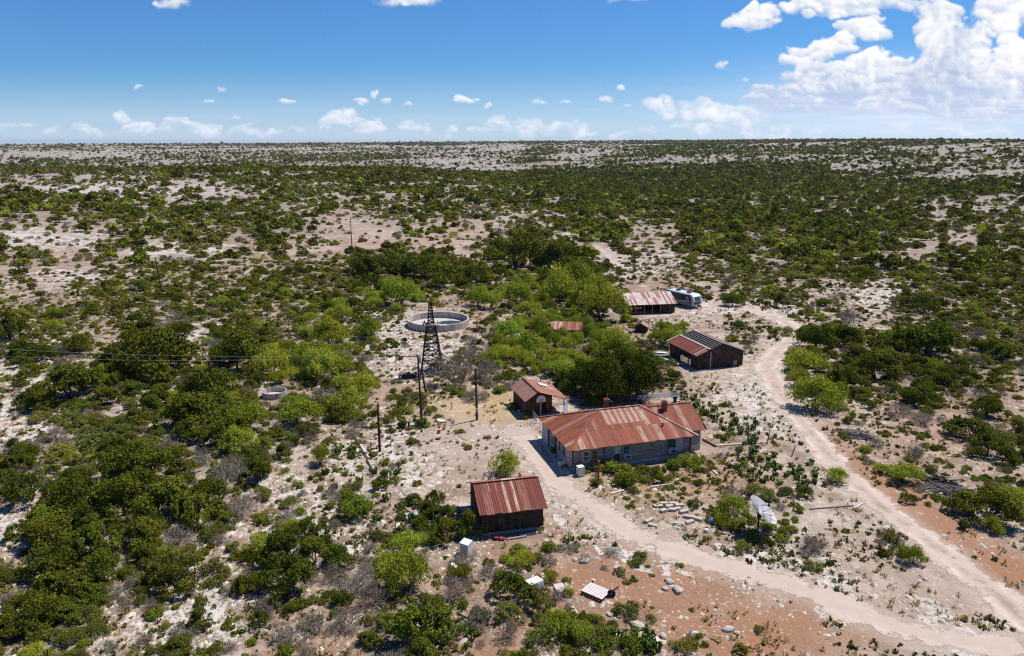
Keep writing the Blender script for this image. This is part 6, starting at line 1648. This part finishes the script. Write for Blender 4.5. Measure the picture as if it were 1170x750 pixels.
    # boards and rags under the front shed
    for i, (a, b, yy, mat, lab, ct, h) in enumerate(((1.4, 3.3, -.35, 'wood_dark', 'dark plank on the ground along the plank shed front', 'board', .1), (3.6, 5.8, -.25, 'galv', 'bluish metal strip along the plank shed front', 'metal strip', .12), (2.3, 4.2, -.62, 'wood_grey', 'grey plank farthest from the plank shed front', 'board', .09))):
        m = MB(); m.box((0, 0, h / 2), (b - a, .2, h)); p = Ms @ Vector(((a + b) / 2, yy, 0)); o = m.build('metal_strip' if mat == 'galv' else 'ground_plank', MAT[mat], loc=p, rz=R(13.4 + i * 2)); tag(o, lab, ct)
    m = MB()
    for k in range(4): m.box((k * .24 - .4, .08 * math.sin(k * 2), .17 + .04 * math.cos(k * 3)), (.30, .24, .10), k * .5)
    p = Ms @ Vector((1.75, -.55, 0)); o = m.build('red_cloth', MAT['red'], loc=p); tag(o, 'crumpled red cloth on the planks along the shed front', 'cloth')
    for (px, py, a, b, rot, mat, lab) in ((478, 592, 2.4, 1.5, (R(6), R(4), R(20)), 'galv', 'crumpled grey sheet with the widest spread behind the round bush'), (492, 588, 1.6, .9, (R(-5), R(8), R(-15)), 'galv', 'grey sheet nearest the round bush at the plank shed'), (463, 589, .9, .6, (R(9), R(-8), R(40)), 'steel_dark', 'small dark sheet at the end of the crumpled grey sheets'),
                                     (521, 655, .5, 1.6, (R(28), R(20), R(35)), 'galv', 'twisted bluish strip sticking up from the dead brush'), (527, 659, .6, .9, (R(8), R(-10), R(-40)), 'galv', 'bent bluish piece beside the twisted strip'),
                                     (762, 412, .7, 3.0, (R(3), R(5), R(50)), 'blue_sheet', 'longest pale blue sheet on the ground beside the derelict barn'), (772, 416, .8, 2.6, (R(4), R(-4), R(70)), 'blue_sheet', 'pale blue sheet nearest the derelict barn'), (755, 404, .6, 2.2, (R(5), R(3), R(100)), 'blue_sheet', 'pale blue sheet near the dark oaks'), (781, 417.5, .6, 2.0, (R(5), R(0), R(95)), 'blue_sheet', 'pale blue sheet at the derelict barn corner'),
                                     (640, 674, .8, .9, (R(10), R(0), R(20)), 'wood_white', 'small white sheet lying on the red dirt by the washing machine'), (683, 717, 1.2, 1.0, (R(6), R(4), R(10)), 'roof_orange', 'brown square sheet at the edge of the lowest bushes')):
        x, y, z = P(px, py); o = bare_sheet('metal_sheet', mat, (x, y, z + .16), (a, b), rot); tag(o, lab, 'sheet', 'scrap metal sheets')
    # lattice mast lying behind the house
    a, b = Vector(P(727, 463)), Vector(P(776, 459.5)); o = thing('lattice_mast', 'bluish lattice mast lying behind the house ridge', 'mast', (*((a + b) / 2).xy, 0)); c = (a + b) / 2
    a, b = a - c + Vector((0, 0, .9)), b - c + Vector((0, 0, .9)); d = (b - a).normalized(); sd = Vector((-d.y, d.x, 0)) * .22
    m = MB(); m.beam(a + sd, b + sd, .06); m.beam(a - sd, b - sd, .06); m.beam(a + Vector((0, 0, .4)), b + Vector((0, 0, .4)), .06); m.build('rails', MAT['blue_sheet'], o)
    m = MB(); n_ = 16
    for k in range(n_):
        p, q = a.lerp(b, k / n_), a.lerp(b, (k + 1) / n_); m.beam(p + sd, q - sd, .04); m.beam(p + sd, q + Vector((0, 0, .4)), .04); m.beam(p - sd, q + Vector((0, 0, .4)), .04)
    m.build('bracing', MAT['blue_sheet'], o)
    m = MB()
    for t in (.1, .9): m.box(tuple(a.lerp(b, t) + Vector((0, 0, -.45))), (.4, .4, .9))
    m.build('blocks', MAT['wood_dark'], o)
    # fence posts and the little yard fence
    for px, py, h, tl, lab in ((876, 508, 1.9, .12, 'tall grey fence post leaning at the end of the stone kerb'), (904, 521, 1.3, .3, 'short grey fence post leaning beside the cactus patch'), (912, 362, 1.2, 0, 'dark fence post by the bend of the road, taller one'), (897, 360, 1.0, .05, 'dark fence post by the bend of the road, shorter one'), (516, 468, 1.0, .05, 'short grey stake in the dry grass near the windmill tower')):
        m = MB(); m.tube([(0, 0, -.3), (tl * h, 0, h)], [.08, .06], 6); one('fence_post', lab, 'post', px, py, m, 'wood_grey', clear=.3)
    o = thing('yard_fence', 'low wire yard fence with pale posts between the house and the brown shed', 'fence', (*P(612, 480)[:2], tz(*P(612, 480)[:2])))
    base = Vector(o.location); pts = [Vector(P(*q)) - base for q in ((606, 474), (611, 481), (617, 489), (622, 497), (626, 503))]
    m = MB()
    for p, q in zip(pts, pts[1:]):
        for hh in (.3, .65, 1.0): m.beam(p + Vector((0, 0, hh)), q + Vector((0, 0, hh)), .02)
    m.build('wires', MAT['wire'], o)
    for i, p in enumerate(pts):
        m = MB(); m.tube([p + Vector((0, 0, -.3)), p + Vector((0, 0, 1.15 + .3 * (i == 0)))], .05, 6); m.build('fence_post', MAT['wood_grey' if i != 3 else 'wood_white'], o)
    # brush piles
    for (px, py, a, L, W, n_, lab) in ((1095, 566, R(-40), 5.4, 2.0, 150, 'big grey pile of dead branches beside the dirt road'), (1075, 553, R(-40), 3.0, 1.3, 70, 'dark stack of dead timber at the upper end of the branch pile'), (980, 499, R(-42), 4.0, 1.0, 70, 'long low heap of grey branches below the roadside mesquite')):
        x, y, z = P(px, py); rg = random.Random(px); segs = []
        for k in range(n_):
            u, v = rg.uniform(-1, 1), rg.uniform(-1, 1); h = max(.05, (1 - u * u) * (1 - v * v)) * .95 * rg.uniform(.2, 1)
            c = Vector((u * L / 2, v * W / 2, h)); t = rg.gauss(0, .55); d = Vector((math.cos(t), math.sin(t), rg.uniform(-.2, .25))) * rg.uniform(.5, 1.4); r = rg.uniform(.025, .075)
            segs.append((tuple(c - d), tuple(c + d), r, r * .7))
        V, F = sticks(segs, 4); V[:, 2] = np.maximum(V[:, 2], -.05)
        me = np_mesh('brush_pile', V, F, MAT['brushwood'] if 'dark' not in lab else MAT['wood_dark']); o = bpy.data.objects.new('brush_pile', me); COL.objects.link(o); o.location = (x, y, z); o.rotation_euler = (0, 0, a); tag(o, lab, 'brush pile', 'heaps of dead branches'); NOGO.append((x, y, 2.0))
    # concrete walk along the house
    c = [at(606, 484), at(630, 522), at(652, 548), at(645, 551), at(622, 528), at(599, 490)]
    c = [at(612, 497), at(641, 543), at(655, 545), at(628, 502)]
    m = MB(); m.face([(x, y, tz(x, y) + .07) for x, y in c][::-1]); o = m.build('concrete_walk', MAT['concrete']); tag(o, 'pale concrete walk along the shaded west side of the house', 'walk', kind='structure')
    LANDMARKS.extend([(12, 80, 'the house'), (0, 64, 'the plank shed'), (4, 94, 'the brown shed'), (29, 154, 'the long barn'), (32, 117, 'the derelict barn'), (-12.4, 110.9, 'the windmill tower'), (-14.5, 142, 'the water tank'), (-33.6, 99.9, 'the stock tank'), (23, 62, 'the satellite dish'), (24.6, 137, 'the hutch'), (38, 160, 'the trailer'), (9.5, 133, 'the hidden shed')])
# ------------------------------------------------------------------ put it together
make_mats()
build_ground()
build_road('dirt_road', ROAD, 3.1, 'pale rutted dirt road curving past the barns', .022)
build_road('driveway', DRIVE, 2.9, 'pale worn drive from the house down to the road', .018, .0)
build_road('far_track', FARTRACK, 1.3, 'short pale track climbing through the scrub behind the barn', .022)
MH = build_house()
MS = build_sheds()
build_trailer()
build_utilities()
build_goods(MH, MS)
make_kinds()
scatter()
underbrush()
scatter_far()
plant_all()
ground_litter()
if HAZE > 0:
    m, nt = new_mat('haze_air'); n = N(nt)
    v = n.node('ShaderNodeVolumePrincipled'); v.inputs['Color'].default_value = (.80, .88, 1.0, 1); v.inputs['Density'].default_value = HAZE; v.inputs['Anisotropy'].default_value = 0.2
    n.out(None, v.outputs[0])
    mb = MB(); mb.box((0, 0, -40), (58000, 58000, 240)); o = mb.build('haze', m); tag(o, 'thin bluish air over the whole land', 'haze', kind='stuff')
